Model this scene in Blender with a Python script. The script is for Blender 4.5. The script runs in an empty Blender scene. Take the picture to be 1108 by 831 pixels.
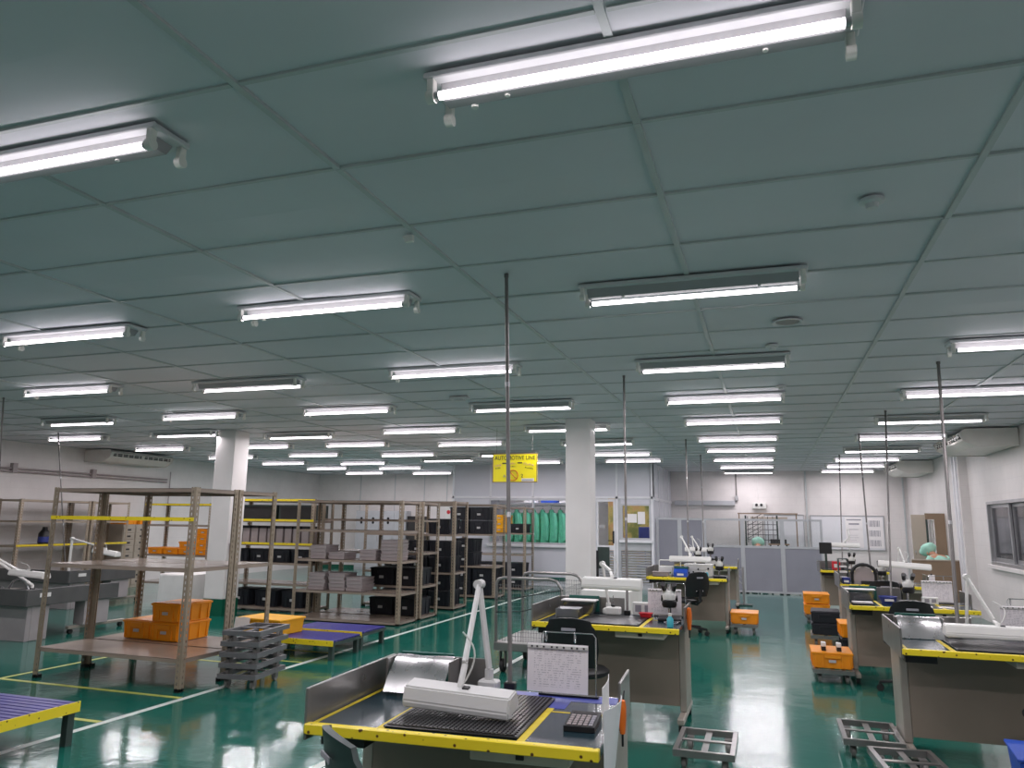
EXPOSURE = 0.25
LAMP_W = 15
TUBE_L = 4.8
import bpy, bmesh, math, random
from mathutils import Vector, Matrix, Euler
rnd = random.Random(7)
PI = math.pi
C = bpy.context.scene.collection
V = Vector

# ------------------------------------------------------------------ mesh builder
class G:
    def __init__(s):
        s.bm = bmesh.new()
    def _add(s, verts, faces, M=None):
        vs = [s.bm.verts.new(M @ V(v) if M else V(v)) for v in verts]
        for f in faces:
            try:
                s.bm.faces.new([vs[i] for i in f])
            except ValueError:
                pass
        return vs
    def box(s, x0, x1, y0, y1, z0, z1, M=None, bev=0, seg=1, taper=None):
        t = taper or (0, 0)
        p = [(x0 + t[0], y0 + t[1], z0), (x1 - t[0], y0 + t[1], z0), (x1 - t[0], y1 - t[1], z0), (x0 + t[0], y1 - t[1], z0),
             (x0, y0, z1), (x1, y0, z1), (x1, y1, z1), (x0, y1, z1)]
        vs = s._add(p, [(3, 2, 1, 0), (4, 5, 6, 7), (0, 1, 5, 4), (1, 2, 6, 5), (2, 3, 7, 6), (3, 0, 4, 7)], M)
        if bev:
            es = set(e for v in vs for e in v.link_edges)
            bmesh.ops.bevel(s.bm, geom=list(es), offset=bev, segments=seg, profile=0.5, affect='EDGES')
        return s
    def bar(s, a, b, w, h, bev=0, up=(0, 0, 1)):
        a, b = V(a), V(b)
        d = b - a
        L = d.length
        z = d.normalized()
        u = V(up)
        if abs(z.dot(u)) > .98:
            u = V((0, 1, 0))
        x = u.cross(z).normalized()
        y = z.cross(x)
        M = Matrix((x, y, z)).transposed().to_4x4()
        M.translation = a
        return s.box(-w / 2, w / 2, -h / 2, h / 2, 0, L, M, bev)
    def tube(s, pts, r, n=8, closed=False, cap=True):
        pts = [V(p) for p in pts]
        rr = r if isinstance(r, (list, tuple)) else [r] * len(pts)
        rings = []
        m = len(pts)
        ref = None
        for i, p in enumerate(pts):
            if closed:
                d = pts[(i + 1) % m] - pts[i - 1]
            else:
                d = pts[min(i + 1, m - 1)] - pts[max(i - 1, 0)]
            d = d.normalized() if d.length > 1e-9 else V((0, 0, 1))
            if ref is None:
                ref = V((0, 0, 1)) if abs(d.z) < .9 else V((1, 0, 0))
            x = (ref - d * ref.dot(d))
            if x.length < 1e-5:
                x = d.orthogonal()
            x.normalize()
            ref = x
            y = d.cross(x)
            rings.append([s.bm.verts.new(p + (x * math.cos(2 * PI * k / n) + y * math.sin(2 * PI * k / n)) * rr[i]) for k in range(n)])
        R = range(m if closed else m - 1)
        for i in R:
            a, b = rings[i], rings[(i + 1) % m]
            for k in range(n):
                s.bm.faces.new((a[k], a[(k + 1) % n], b[(k + 1) % n], b[k]))
        if cap and not closed:
            s.bm.faces.new(rings[0][::-1])
            s.bm.faces.new(rings[-1])
        return s
    def cyl(s, a, b, r, n=16, r2=None):
        return s.tube([a, b], [r, r if r2 is None else r2], n)
    def lathe(s, prof, c=(0, 0, 0), n=16, M=None):
        rings = []
        for (r, z) in prof:
            ring = []
            for k in range(n):
                v = V((c[0] + max(r, 1e-4) * math.cos(2 * PI * k / n), c[1] + max(r, 1e-4) * math.sin(2 * PI * k / n), c[2] + z))
                ring.append(s.bm.verts.new(M @ v if M else v))
            rings.append(ring)
        for a, b in zip(rings, rings[1:]):
            for k in range(n):
                s.bm.faces.new((a[k], a[(k + 1) % n], b[(k + 1) % n], b[k]))
        s.bm.faces.new(rings[0][::-1])
        s.bm.faces.new(rings[-1])
        return s
    def prism(s, poly, axis, a, b):
        """extrude a 2D outline along an axis between a and b"""
        def P(q, t):
            return {'x': (t, q[0], q[1]), 'y': (q[0], t, q[1]), 'z': (q[0], q[1], t)}[axis]
        n = len(poly)
        s._add([P(q, a) for q in poly] + [P(q, b) for q in poly],
               [tuple(range(n))[::-1], tuple(range(n, 2 * n))] + [(i, (i + 1) % n, n + (i + 1) % n, n + i) for i in range(n)])
        return s
    def ball(s, c, r, sx=1, sy=1, sz=1, u=14, v=9, M=None):
        T = Matrix.Translation(V(c)) @ (M or Matrix()) @ Matrix.Diagonal((sx, sy, sz, 1))
        bmesh.ops.create_uvsphere(s.bm, u_segments=u, v_segments=v, radius=r, matrix=T)
        return s
    def grid(s, f, nu, nv, thick=0.0):
        vs = [[s.bm.verts.new(V(f(i / nu, j / nv))) for j in range(nv + 1)] for i in range(nu + 1)]
        fs = []
        for i in range(nu):
            for j in range(nv):
                fs.append(s.bm.faces.new((vs[i][j], vs[i + 1][j], vs[i + 1][j + 1], vs[i][j + 1])))
        if thick:
            bmesh.ops.recalc_face_normals(s.bm, faces=fs)
            bmesh.ops.solidify(s.bm, geom=fs, thickness=thick)
        return s

def obj(name, g, m, parent=None, smooth=False, loc=None, rot=None):
    me = bpy.data.meshes.new(name)
    bmesh.ops.recalc_face_normals(g.bm, faces=g.bm.faces[:])
    g.bm.to_mesh(me)
    g.bm.free()
    if smooth:
        me.polygons.foreach_set('use_smooth', [True] * len(me.polygons))
        try:
            me.set_sharp_from_angle(angle=math.radians(40))
        except Exception:
            pass
    me.materials.append(m)
    o = bpy.data.objects.new(name, me)
    C.objects.link(o)
    if parent:
        o.parent = parent
    if loc:
        o.location = loc
    if rot:
        o.rotation_euler = rot
    return o

def tag(o, label, cat, group=None, kind=None):
    o['label'] = label
    o['category'] = cat
    if group:
        o['group'] = group
    if kind:
        o['kind'] = kind
    return o

def thing(name, label, cat, loc=(0, 0, 0), rz=0, group=None):
    o = bpy.data.objects.new(name, None)
    o.empty_display_size = .1
    C.objects.link(o)
    o.location = loc
    o.rotation_euler = (0, 0, rz)
    return tag(o, label, cat, group)

def struct(name, g, m, smooth=False):
    o = obj(name, g, m, smooth=smooth)
    o['kind'] = 'structure'
    return o

def dup(root, label, loc=None, rz=None, group=None):
    r = root.copy()
    C.objects.link(r)
    if loc is not None:
        r.location = loc
    if rz is not None:
        r.rotation_euler = (0, 0, rz)
    r['label'] = label
    if group:
        r['group'] = group
    for ch in list(root.children):
        c = ch.copy()
        C.objects.link(c)
        c.parent = r
        for gc in list(ch.children):
            d = gc.copy()
            C.objects.link(d)
            d.parent = c
    return r

PROTO = {}
def make(key, build, label, loc, rz=0, group=None):
    """first call builds the thing, later calls copy it"""
    if key not in PROTO:
        o = build(label)
        o.location = loc
        o.rotation_euler = (0, 0, rz)
        if group:
            o['group'] = group
        PROTO[key] = o
        return o
    return dup(PROTO[key], label, loc, rz, group)

# ------------------------------------------------------------------ materials
def s2l(c):
    return tuple(((v / 255) / 12.92 if v / 255 <= .04045 else ((v / 255 + .055) / 1.055) ** 2.4) for v in c)

class N:
    def __init__(s, name):
        s.m = bpy.data.materials.new(name)
        s.m.use_nodes = True
        s.t = s.m.node_tree
        s.p = s.t.nodes['Principled BSDF']
        s.out = s.t.nodes['Material Output']
        s.tc = None
    def n(s, typ, **kw):
        o = s.t.nodes.new(typ)
        for k, v in kw.items():
            if k in o.inputs:
                o.inputs[k].default_value = v
            else:
                setattr(o, k, v)
        return o
    def l(s, a, b):
        s.t.links.new(a, b)
    def obj(s, scale=(1, 1, 1), loc=(0, 0, 0)):
        if not s.tc:
            s.tc = s.n('ShaderNodeTexCoord')
        mp = s.n('ShaderNodeMapping')
        mp.inputs['Scale'].default_value = scale
        mp.inputs['Location'].default_value = loc
        s.l(s.tc.outputs['Object'], mp.inputs['Vector'])
        return mp.outputs[0]
    def noise(s, scale, detail=3, rough=.5, vec=None):
        t = s.n('ShaderNodeTexNoise')
        t.inputs['Scale'].default_value = scale
        t.inputs['Detail'].default_value = detail
        t.inputs['Roughness'].default_value = rough
        s.l(vec if vec is not None else s.obj(), t.inputs['Vector'])
        return t.outputs['Fac']
    def ramp(s, fac, stops):
        r = s.n('ShaderNodeValToRGB')
        e = r.color_ramp.elements
        while len(e) < len(stops):
            e.new(.5)
        for i, (p, c) in enumerate(stops):
            e[i].position = p
            e[i].color = (*c, 1) if len(c) == 3 else c
        s.l(fac, r.inputs[0])
        return r.outputs[0]
    def math(s, op, a, b=None):
        m = s.n('ShaderNodeMath', operation=op)
        for i, v in enumerate((a, b)):
            if v is None:
                continue
            if isinstance(v, (int, float)):
                m.inputs[i].default_value = v
            else:
                s.l(v, m.inputs[i])
        return m.outputs[0]
    def mix(s, fac, a, b):
        m = s.n('ShaderNodeMix', data_type='RGBA')
        if isinstance(fac, (int, float)):
            m.inputs[0].default_value = fac
        else:
            s.l(fac, m.inputs[0])
        for i, v in ((6, a), (7, b)):
            if isinstance(v, tuple):
                m.inputs[i].default_value = (*v[:3], 1)
            else:
                s.l(v, m.inputs[i])
        return m.outputs[2]
    def bump(s, h, strength=.2, dist=.01):
        b = s.n('ShaderNodeBump')
        b.inputs['Strength'].default_value = strength
        b.inputs['Distance'].default_value = dist
        s.l(h, b.inputs['Height'])
        s.l(b.outputs[0], s.p.inputs['Normal'])
    def set(s, **kw):
        for k, v in kw.items():
            k = k.replace('_', ' ')
            i = s.p.inputs[k]
            if isinstance(v, (int, float)):
                i.default_value = v
            elif isinstance(v, tuple):
                i.default_value = (*v[:3], 1)
            else:
                s.l(v, i)

def plain(name, rgb, rough=.5, metal=0, var=.12, scale=6, bump=0, bscale=60, spec=.5):
    """painted / moulded surface with mild procedural variation; rgb is sRGB 0-255 albedo"""
    k = N(name)
    c = s2l(rgb)
    f = k.noise(scale, 4)
    k.set(Base_Color=k.ramp(f, [(.3, tuple(v * (1 - var) for v in c)), (.7, tuple(min(1, v * (1 + var)) for v in c))]),
          Roughness=k.math('ADD', k.math('MULTIPLY', k.noise(scale * 3), .12), max(.02, rough - .06)), Metallic=metal)
    k.p.inputs['Specular IOR Level'].default_value = spec
    if bump:
        k.bump(k.noise(bscale, 2), bump, .004)
    return k.m

def emit(name, rgb, strength):
    k = N(name)
    k.set(Base_Color=rgb, Emission_Color=rgb, Emission_Strength=strength, Roughness=.3)
    return k.m

def perforated(name, rgb, rough=.45):
    """slotted angle post: two rows of see-through slots down each flange"""
    k = N(name)
    c = s2l(rgb)
    f = k.noise(5, 4)
    k.set(Base_Color=k.ramp(f, [(.3, tuple(v * .85 for v in c)), (.7, tuple(v * 1.12 for v in c))]), Roughness=rough, Metallic=.25)
    sx = k.n('ShaderNodeSeparateXYZ')
    k.l(k.obj(), sx.inputs[0])
    zc = k.math('FRACT', k.math('DIVIDE', sx.outputs[2], .05))
    zin = k.math('MULTIPLY', k.math('GREATER_THAN', zc, .2), k.math('LESS_THAN', zc, .72))
    def row(ax, c0):
        return k.math('LESS_THAN', k.math('ABSOLUTE', k.math('SUBTRACT', k.math('ABSOLUTE', sx.outputs[ax]), c0)), .0065)
    rows = k.math('MAXIMUM', row(0, .034), row(1, .034))
    zc2 = k.math('FRACT', k.math('ADD', k.math('DIVIDE', sx.outputs[2], .05), .5))
    hole = k.math('MULTIPLY', zin, rows)
    tr = k.n('ShaderNodeBsdfTransparent')
    ms = k.n('ShaderNodeMixShader')
    k.l(hole, ms.inputs[0])
    k.l(k.p.outputs[0], ms.inputs[1])
    k.l(tr.outputs[0], ms.inputs[2])
    k.l(ms.outputs[0], k.out.inputs[0])
    return k.m

def glass(name, tint=(.9, .95, .95), rough=.02, alpha=.12):
    k = N(name)
    g = k.n('ShaderNodeBsdfGlossy')
    g.inputs['Roughness'].default_value = rough
    t = k.n('ShaderNodeBsdfTransparent')
    t.inputs[0].default_value = (*tint, 1)
    fr = k.n('ShaderNodeFresnel')
    fr.inputs[0].default_value = 1.45
    ms = k.n('ShaderNodeMixShader')
    k.l(k.math('ADD', k.math('MULTIPLY', fr.outputs[0], .8), alpha), ms.inputs[0])
    k.l(t.outputs[0], ms.inputs[1])
    k.l(g.outputs[0], ms.inputs[2])
    k.l(ms.outputs[0], k.out.inputs[0])
    return k.m

M = {}
# floor: glossy green epoxy, slightly rippled, scuffed in patches
k = N('floor_epoxy')
f1 = k.noise(.45, 5, .6)
f2 = k.noise(3.2, 6, .65)
base = k.ramp(f1, [(.3, s2l((18, 92, 80))), (.7, s2l((28, 108, 94)))])
scuff = k.ramp(k.noise(.9, 8, .72), [(.56, (0, 0, 0)), (.68, (1, 1, 1))])
scuff2 = k.math('MULTIPLY', scuff, k.ramp(f2, [(.45, (0, 0, 0)), (.7, (1, 1, 1))]))
base = k.mix(k.math('MULTIPLY', scuff2, .35), base, s2l((96, 128, 118)))
k.set(Base_Color=base, Roughness=k.math('ADD', k.math('MULTIPLY', f2, .12), .05))
rip = k.math('ADD', k.math('MULTIPLY', k.noise(2.2, 2, .4), 1.0), k.math('MULTIPLY', k.noise(11, 3, .5), .26))
rip = k.math('ADD', rip, k.math('MULTIPLY', k.noise(1, 3, .55, k.obj((5, 26, 1))), .10))
k.bump(rip, .20, .02)
k.p.inputs['IOR'].default_value = 2.0
M['floor'] = k.m
# painted block wall
def wallmat(name, rgb, bs=1.0):
    k = N(name)
    c = s2l(rgb)
    br = k.n('ShaderNodeTexBrick')
    br.inputs['Scale'].default_value = 1
    br.inputs['Brick Width'].default_value = .4
    br.inputs['Row Height'].default_value = .2
    br.inputs['Mortar Size'].default_value = .006
    br.inputs['Color1'].default_value = (1, 1, 1, 1)
    br.inputs['Color2'].default_value = (.92, .92, .92, 1)
    br.inputs['Mortar'].default_value = (.0, .0, .0, 1)
    sp = k.n('ShaderNodeSeparateXYZ')
    k.l(k.obj(), sp.inputs[0])
    cb = k.n('ShaderNodeCombineXYZ')
    k.l(k.math('ADD', sp.outputs[0], sp.outputs[1]), cb.inputs[0])
    k.l(sp.outputs[2], cb.inputs[1])
    k.l(cb.outputs[0], br.inputs['Vector'])
    n1 = k.noise(1.1, 6, .65)
    col = k.ramp(n1, [(.25, tuple(v * .86 for v in c)), (.6, c)])
    col = k.mix(k.math('MULTIPLY', k.math('SUBTRACT', 1, br.outputs['Color']), .10), col, tuple(v * .55 for v in c))
    k.set(Base_Color=col, Roughness=.55)
    k.bump(br.outputs['Color'], .25, .004)
    return k.m
M['wall'] = wallmat('wall_paint', (226, 221, 219))
M['column'] = plain('column_paint', (228, 224, 222), .5, var=.05, scale=2)
M['column_base'] = plain('column_green_band', (14, 92, 70), .3, var=.1)
# ceiling boards
k = N('ceiling_board')
c = s2l((216, 216, 222))
k.set(Base_Color=k.ramp(k.noise(.7, 5, .6), [(.3, tuple(v * .9 for v in c)), (.7, c)]), Roughness=.62)
k.bump(k.noise(90, 2), .05, .002)
M['ceiling'] = k.m
M['tbar'] = plain('ceiling_bar_paint', (188, 192, 193), .4, var=.06)
M['light_white'] = plain('fixture_enamel', (206, 206, 208), .35, var=.04)
M['spine'] = plain('reflector_enamel', (160, 160, 162), .4, var=.04)
M['holder'] = plain('lampholder_plastic', (232, 230, 224), .4, var=.04)
M['tube'] = emit('tube_glow', (1.0, .928, .98), TUBE_L)
M['alu'] = plain('aluminium', (176, 176, 178), .35, metal=.7, var=.08)
M['steel'] = plain('brushed_stainless', (168, 168, 168), .28, metal=.85, var=.18, scale=4)
M['zinc'] = plain('galvanised_pipe', (116, 113, 111), .45, metal=.3, var=.12)
M['chrome'] = plain('chrome_wire', (200, 200, 202), .18, metal=.95, var=.03)
M['rack'] = plain('rack_grey_enamel', (154, 140, 122), .4, var=.1, scale=3)
M['rack_deck'] = plain('rack_deck_enamel', (150, 136, 124), .22, var=.14, scale=2.5)
M['rack_post'] = perforated('rack_post_slotted', (158, 144, 126))
M['yellow_strip'] = plain('yellow_tape', (214, 190, 36), .5, var=.12, scale=20)
# ESD tape with dark marks
k = N('warning_tape')
v = k.n('ShaderNodeTexVoronoi')
v.inputs['Scale'].default_value = 27
k.l(k.obj((1, 1, 1)), v.inputs['Vector'])
dots = k.ramp(v.outputs['Distance'], [(.12, (1, 1, 1)), (.2, (0, 0, 0))])
k.set(Base_Color=k.mix(dots, s2l((240, 216, 44)), s2l((84, 50, 26))), Roughness=.35)
M['tape'] = k.m
M['blue_tape'] = plain('blue_tape_film', (54, 66, 160), .35, var=.1)
M['desk_top'] = plain('esd_mat_slate', (32, 52, 60), .16, var=.1, scale=3)
M['desk_panel'] = plain('desk_panel_taupe', (138, 126, 113), .45, var=.1, scale=2)
M['desk_metal'] = plain('desk_grey_steel', (142, 140, 138), .3, metal=.7, var=.14, scale=3)
M['desk_leg'] = plain('desk_leg_steel', (166, 158, 148), .35, metal=.35, var=.14, scale=3)
M['cream'] = plain('cream_enamel', (214, 206, 192), .4, var=.05)
M['black'] = plain('black_plastic', (24, 24, 27), .45, var=.15)
M['black_box'] = plain('black_crate_plastic', (26, 28, 36), .5, var=.15, scale=4)
M['rubber'] = plain('black_rubber', (20, 20, 20), .7, var=.1)
M['castor'] = plain('castor_grey', (120, 118, 114), .4, var=.15)
M['orange'] = plain('orange_crate_plastic', (238, 148, 22), .38, var=.08, scale=5)
M['orange_yellow'] = plain('amber_crate_plastic', (236, 172, 24), .4, var=.08, scale=5)
M['paper'] = plain('paper_white', (236, 232, 232), .6, var=.03)
M['crate_card'] = plain('crate_card_grey', (186, 184, 184), .6, var=.08)
M['label'] = plain('label_white', (226, 224, 222), .6, var=.05)
M['lamp_white'] = plain('lamp_white_enamel', (226, 226, 222), .35, var=.04)
M['lamp_grey'] = plain('lamp_grey_enamel', (206, 206, 204), .38, var=.04)
M['lamp_lens'] = plain('lamp_lens_plastic', (222, 224, 226), .3, var=.03)
M['green_mat'] = plain('green_rubber_mat', (20, 84, 74), .45, var=.1)
M['dolly_grey'] = plain('dolly_grey_paint', (104, 104, 106), .42, var=.14, metal=.15)
M['platform_blue'] = plain('platform_blue_slats', (46, 42, 124), .34, var=.16, scale=5)
M['grey_steel'] = plain('dark_grey_steel', (92, 92, 92), .42, metal=.2, var=.1)
M['bench_grey'] = plain('bench_pale_grey', (158, 152, 153), .45, var=.06)
M['dark_steel'] = plain('dark_green_steel', (52, 66, 62), .45, var=.12)
M['partition'] = plain('partition_panel', (206, 206, 214), .45, var=.03, scale=1.5)
M['part_grey'] = plain('cubicle_fabric', (142, 142, 152), .8, var=.04, scale=3, bump=.1, bscale=200)
M['part_frame'] = plain('cubicle_frame', (186, 188, 192), .4, metal=.3, var=.05)
M['white_frame'] = plain('partition_frame_white', (226, 226, 230), .4, var=.04)
M['glass'] = glass('window_glass', (.96, .97, .97), .02, .0)
M['dark_glass'] = glass('wall_window_glass', (.75, .75, .78), .02, .06)
M['gown'] = plain('green_gown_cloth', (124, 224, 188), .8, var=.14, scale=9)
M['gown_pale'] = plain('pale_green_cloth', (170, 220, 202), .8, var=.1, scale=9)
M['skin'] = plain('skin', (206, 150, 124), .55, var=.06)
M['trouser'] = plain('trouser_cloth', (58, 62, 78), .8, var=.1)
M['blue'] = plain('blue_plastic', (38, 78, 178), .4, var=.12)
M['blue_dark'] = plain('blue_tray_plastic', (44, 58, 130), .4, var=.12)
M['red'] = plain('red_plastic', (206, 44, 56), .4, var=.08)
M['cyan'] = plain('cyan_plastic', (70, 176, 196), .4, var=.08)
M['beige'] = plain('beige_board', (178, 166, 152), .55, var=.06, scale=2)
M['brown'] = plain('brown_board', (140, 118, 96), .55, var=.08, scale=2)
M['whiteboard'] = plain('whiteboard_enamel', (224, 224, 228), .2, var=.02)
M['sign_yellow'] = plain('sign_yellow', (253, 236, 20), .4, var=.03)
M['ink'] = plain('ink_black', (36, 34, 40), .6, var=.05)
M['ink_grey'] = plain('ink_grey', (150, 148, 156), .6, var=.05)
M['ink_pink'] = plain('ink_pink', (226, 186, 150), .6, var=.05)
M['ink_red'] = plain('ink_red', (196, 84, 30), .5, var=.05)
M['ac'] = plain('ac_white_plastic', (216, 212, 206), .4, var=.05)
M['grille_dark'] = plain('grille_dark', (40, 38, 38), .6, var=.1)
M['plan_chest'] = plain('cabinet_taupe', (160, 150, 136), .4, var=.06)
M['box_grey'] = plain('tray_grey', (158, 148, 148), .5, var=.08)
M['floor_white'] = plain('marking_white', (206, 212, 206), .4, var=.12, scale=8)
M['floor_yellow'] = plain('marking_yellow', (184, 186, 92), .4, var=.16, scale=8)
M['clear'] = glass('clear_plastic', (.86, .87, .88), .15, .22)
M['chair_green'] = plain('chair_dark_vinyl', (44, 58, 56), .45, var=.1)
M['pad'] = plain('studded_mat_black', (22, 22, 25), .3, var=.15, scale=4)
k = N('office_far_wall')
k.set(Base_Color=k.ramp(k.noise(2.6, 3, .6), [(.36, s2l((120, 128, 62))), (.5, s2l((188, 168, 96))), (.62, s2l((196, 150, 100)))]), Roughness=.6)
M['olive'] = k.m
M['mauve'] = plain('next_room_wall', (104, 95, 108), .6, var=.06)
M['copper'] = plain('tool_grip_orange', (228, 112, 30), .45, var=.06)
M['hose'] = plain('hose_grey', (196, 196, 192), .45, var=.05)
# ------------------------------------------------------------------ room shell
H = 2.88
XL, XR, YB, YF = -13.6, 3.32, 21.1, -3.2
g = G(); g.box(XL - .3, XR + .3, YF - .3, YB + .3, -.12, 0); struct('floor', g, M['floor'])
# ceiling: 1.2 x 0.62 m boards, each lying a little unevenly on the bars
GX0, GY0, GDX, GDY = -.373, 1.817, 1.2, .6191
g = G()
i0, i1 = int((XL - GX0) / GDX) - 1, int((XR - GX0) / GDX) + 1
j0, j1 = int((YF - GY0) / GDY) - 1, int((YB - GY0) / GDY) + 1
for i in range(i0, i1 + 1):
    for j in range(j0, j1 + 1):
        a, b = max(XL, GX0 + i * GDX), min(XR, GX0 + (i + 1) * GDX)
        c, d = max(YF, GY0 + j * GDY), min(YB, GY0 + (j + 1) * GDY)
        if b - a < .02 or d - c < .02:
            continue
        t = [rnd.uniform(0, .006) for _ in range(4)]
        sag = rnd.choice((0, 0, .003, .006, .01))
        nu = 4
        def f(u, v):
            return (a + (b - a) * u, c + (d - c) * v,
                    H + .002 + (t[0] * (1 - u) + t[1] * u) * (1 - v) + (t[2] * (1 - u) + t[3] * u) * v - sag * 16 * u * (1 - u) * v * (1 - v))
        g.grid(f, nu, 2)
g.box(XL - .3, XR + .3, YF - .3, YB + .3, H + .03, H + .12)
struct('ceiling', g, M['ceiling'])
g = G()
for i in range(i0, i1 + 1):
    x = GX0 + i * GDX
    if XL < x < XR:
        for j in range(j0, j1 + 1, 2):
            a, b = max(YF, GY0 + j * GDY), min(YB, GY0 + (j + 2) * GDY)
            if b - a > .03:
                dx = rnd.uniform(-.003, .003)
                g.box(x - .013 + dx, x + .013 + dx, a, b - .004, H - .007, H + .012)
struct('trim_1', g, M['tbar'])
g = G()
for j in range(j0, j1 + 1):
    y = GY0 + j * GDY
    if YF < y < YB:
        for i in range(i0, i1 + 1):
            a, b = max(XL, GX0 + i * GDX + .017), min(XR, GX0 + (i + 1) * GDX - .017)
            if b - a > .03:
                dy = rnd.uniform(-.004, .004)
                g.box(a, b, y - .009 + dy, y + .009 + dy, H - .005, H + .012)
struct('trim_2', g, M['tbar'])
# walls
g = G(); g.box(XL - .3, XR + .3, YB, YB + .2, 0, H); struct('wall_back', g, M['wall'])
g = G(); g.box(XL - .3, XR + .3, YF - .2, YF, 0, H); struct('wall_front', g, M['wall'])
g = G(); g.box(XL - .2, XL, YF, YB, 0, H); g.box(XL, XL + .16, 9.3, 9.85, 0, H); struct('wall_left', g, M['wall'])
# right wall with the sliding window opening, and its shallow pilaster
WY0, WY1, WZ0, WZ1 = 9.9, 13.9, .93, 1.9
g = G()
g.box(XR, XR + .2, YF, WY0, 0, H); g.box(XR, XR + .2, WY1, YB, 0, H)
g.box(XR, XR + .2, WY0, WY1, 0, WZ0); g.box(XR, XR + .2, WY0, WY1, WZ1, H)
g.box(XR - .14, XR, 15.0, 15.75, 0, H)
struct('wall_right', g, M['wall'])
g = G(); g.box(XR + 1.6, XR + 1.7, 8.5, 17, 0, H); g.box(XR + .2, XR + 1.7, 8.4, 8.5, 0, H); g.box(XR + .2, XR + 1.7, 17, 17.1, 0, H)
g.box(XR + .2, XR + 1.7, 8.4, 17.1, -.1, 0); g.box(XR + .2, XR + 1.7, 8.4, 17.1, H, H + .1)
struct('wall_beyond', g, M['mauve'])
# window: frame, sashes, panes
g = G()
for (a, b) in ((WZ0, WZ0 + .05), (WZ1 - .05, WZ1)):
    g.box(XR - .03, XR + .14, WY0, WY1, a, b, bev=.004)
for y in (WY0, WY1 - .05):
    g.box(XR - .03, XR + .14, y, y + .05, WZ0 + .05, WZ1 - .05, bev=.004)
w = struct('window_1', g, M['alu'])
n = 4
for q in range(n):
    a = WY0 + .05 + (WY1 - WY0 - .1) / n * q
    b = a + (WY1 - WY0 - .1) / n
    dx = .02 if q % 2 else .06
    g = G()
    for (y0, y1, z0, z1) in ((a, a + .05, WZ0 + .05, WZ1 - .05), (b - .05, b, WZ0 + .05, WZ1 - .05), (a + .05, b - .05, WZ0 + .05, WZ0 + .11), (a + .05, b - .05, WZ1 - .1, WZ1 - .05)):
        g.box(XR + dx, XR + dx + .03, y0, y1, z0, z1)
    s = obj('sash', g, M['alu'], w)
    g = G(); g.box(XR + dx + .012, XR + dx + .018, a + .05, b - .05, WZ0 + .11, WZ1 - .1)
    obj('pane', g, M['dark_glass'], s)
g = G(); g.box(XR - .07, XR - .001, WY0 - .08, WY1 + .08, WZ0 - .06, WZ0, bev=.006); obj('sill', g, M['wall'], w)
# columns with green painted foot
for nm, x0, x1, y0, y1 in (('wall_column', -8.38, -8.02, 9.95, 10.31), ('wall_column', -2.56, -2.22, 9.86, 10.2)):
    g = G(); g.box(x0, x1, y0, y1, .25, H, bev=.012, seg=2)
    c = struct(nm, g, M['column'])
    g = G(); g.box(x0 - .003, x1 + .003, y0 - .003, y1 + .003, 0, .25); obj('painted_foot', g, M['column_base'], c)
    if x0 < -5:
        for yy in (y0 + .1, y0 + .2):
            g = G(); g.box(x1, x1 + .02, yy - .03, yy + .03, .3, .42, bev=.004); sp = obj('socket_plate', g, M['box_grey'], c)
            g = G(); g.box(x1 + .02, x1 + .024, yy - .02, yy + .02, .33, .39); obj('socket_face', g, M['black'], sp)
        g = G(); g.tube([(x1 + .008, y0 + .05, 1.1), (x1 + .008, y0 + .08, .85), (x1 + .008, y0 + .18, .55), (x1 + .008, y0 + .3, .32)], .006, 5); obj('cable', g, M['box_grey'], c)
# skirting, conduits and seams on the back and right walls
g = G(); g.box(XL, -7.6, YB - .02, YB, 0, .1); g.box(-2.4, XR, YB - .02, YB, 0, .1); struct('baseboard_back', g, M['column_base'])
g = G()
for x in (.95, 3.22):
    g.box(x - .02, x + .02, YB - .03, YB, .1, H)
for x in (-12.1, -10.9, -9.9, -9.15, -8.4):
    g.box(x - .012, x + .012, YB - .012, YB, .1, H)
struct('trim_3', g, M['tbar'])
g = G(); g.box(XR - .175, XR - .14, 15.08, 15.14, 0, H); g.box(XR - .175, XR - .14, 15.3, 15.34, 0, H)
struct('trim_4', g, M['white_frame'])
# grey trunking with drop conduit on the back wall
g = G(); g.box(-2.4, -.82, YB - .09, YB, 1.98, 2.11, bev=.008); t = struct('trim_5', g, M['part_frame'])
g = G(); g.cyl((-.78, YB - .02, 2.1), (-.78, YB - .02, H), .016, 8); obj('conduit', g, M['zinc'], t)
g = G(); g.box(-.82, -.74, YB - .08, YB, 2.11, 2.24, bev=.006); obj('switch_box', g, M['alu'], t)
# pipes along the left wall
g = G()
for z in (2.36, 2.3):
    g.cyl((XL + .05, 9.9, z), (XL + .05, 14.5, z), .018, 8)
g.cyl((XL + .05, 14.6, 1.3), (XL + .05, 14.6, 2.55), .012, 6)
for y in (10.6, 12.4):
    g.box(XL, XL + .09, y - .05, y + .05, 2.28, 2.46, bev=.005)
struct('trim_6', g, M['box_grey'])
# floor markings
def strip(x0, x1, y0, y1, h=.0016):
    g.box(x0, x1, y0, y1, 0, h)
g = G()
strip(-4.74, -4.68, 1.5, 16.8)
strip(-2.72, -2.66, 2.0, 9.4)
struct('trim_7', g, M['floor_white'])
g = G()
strip(-6.85, -4.75, 5.44, 5.49); strip(-6.85, -6.8, 5.49, 6.95); strip(-6.8, -4.75, 6.9, 6.95)
strip(-7.2, -4.75, 4.62, 4.67); strip(-6.0, -4.75, 7.8, 7.85); strip(-6.0, -4.75, 7.2, 7.24)
struct('trim_8', g, M['floor_yellow'])

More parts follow.
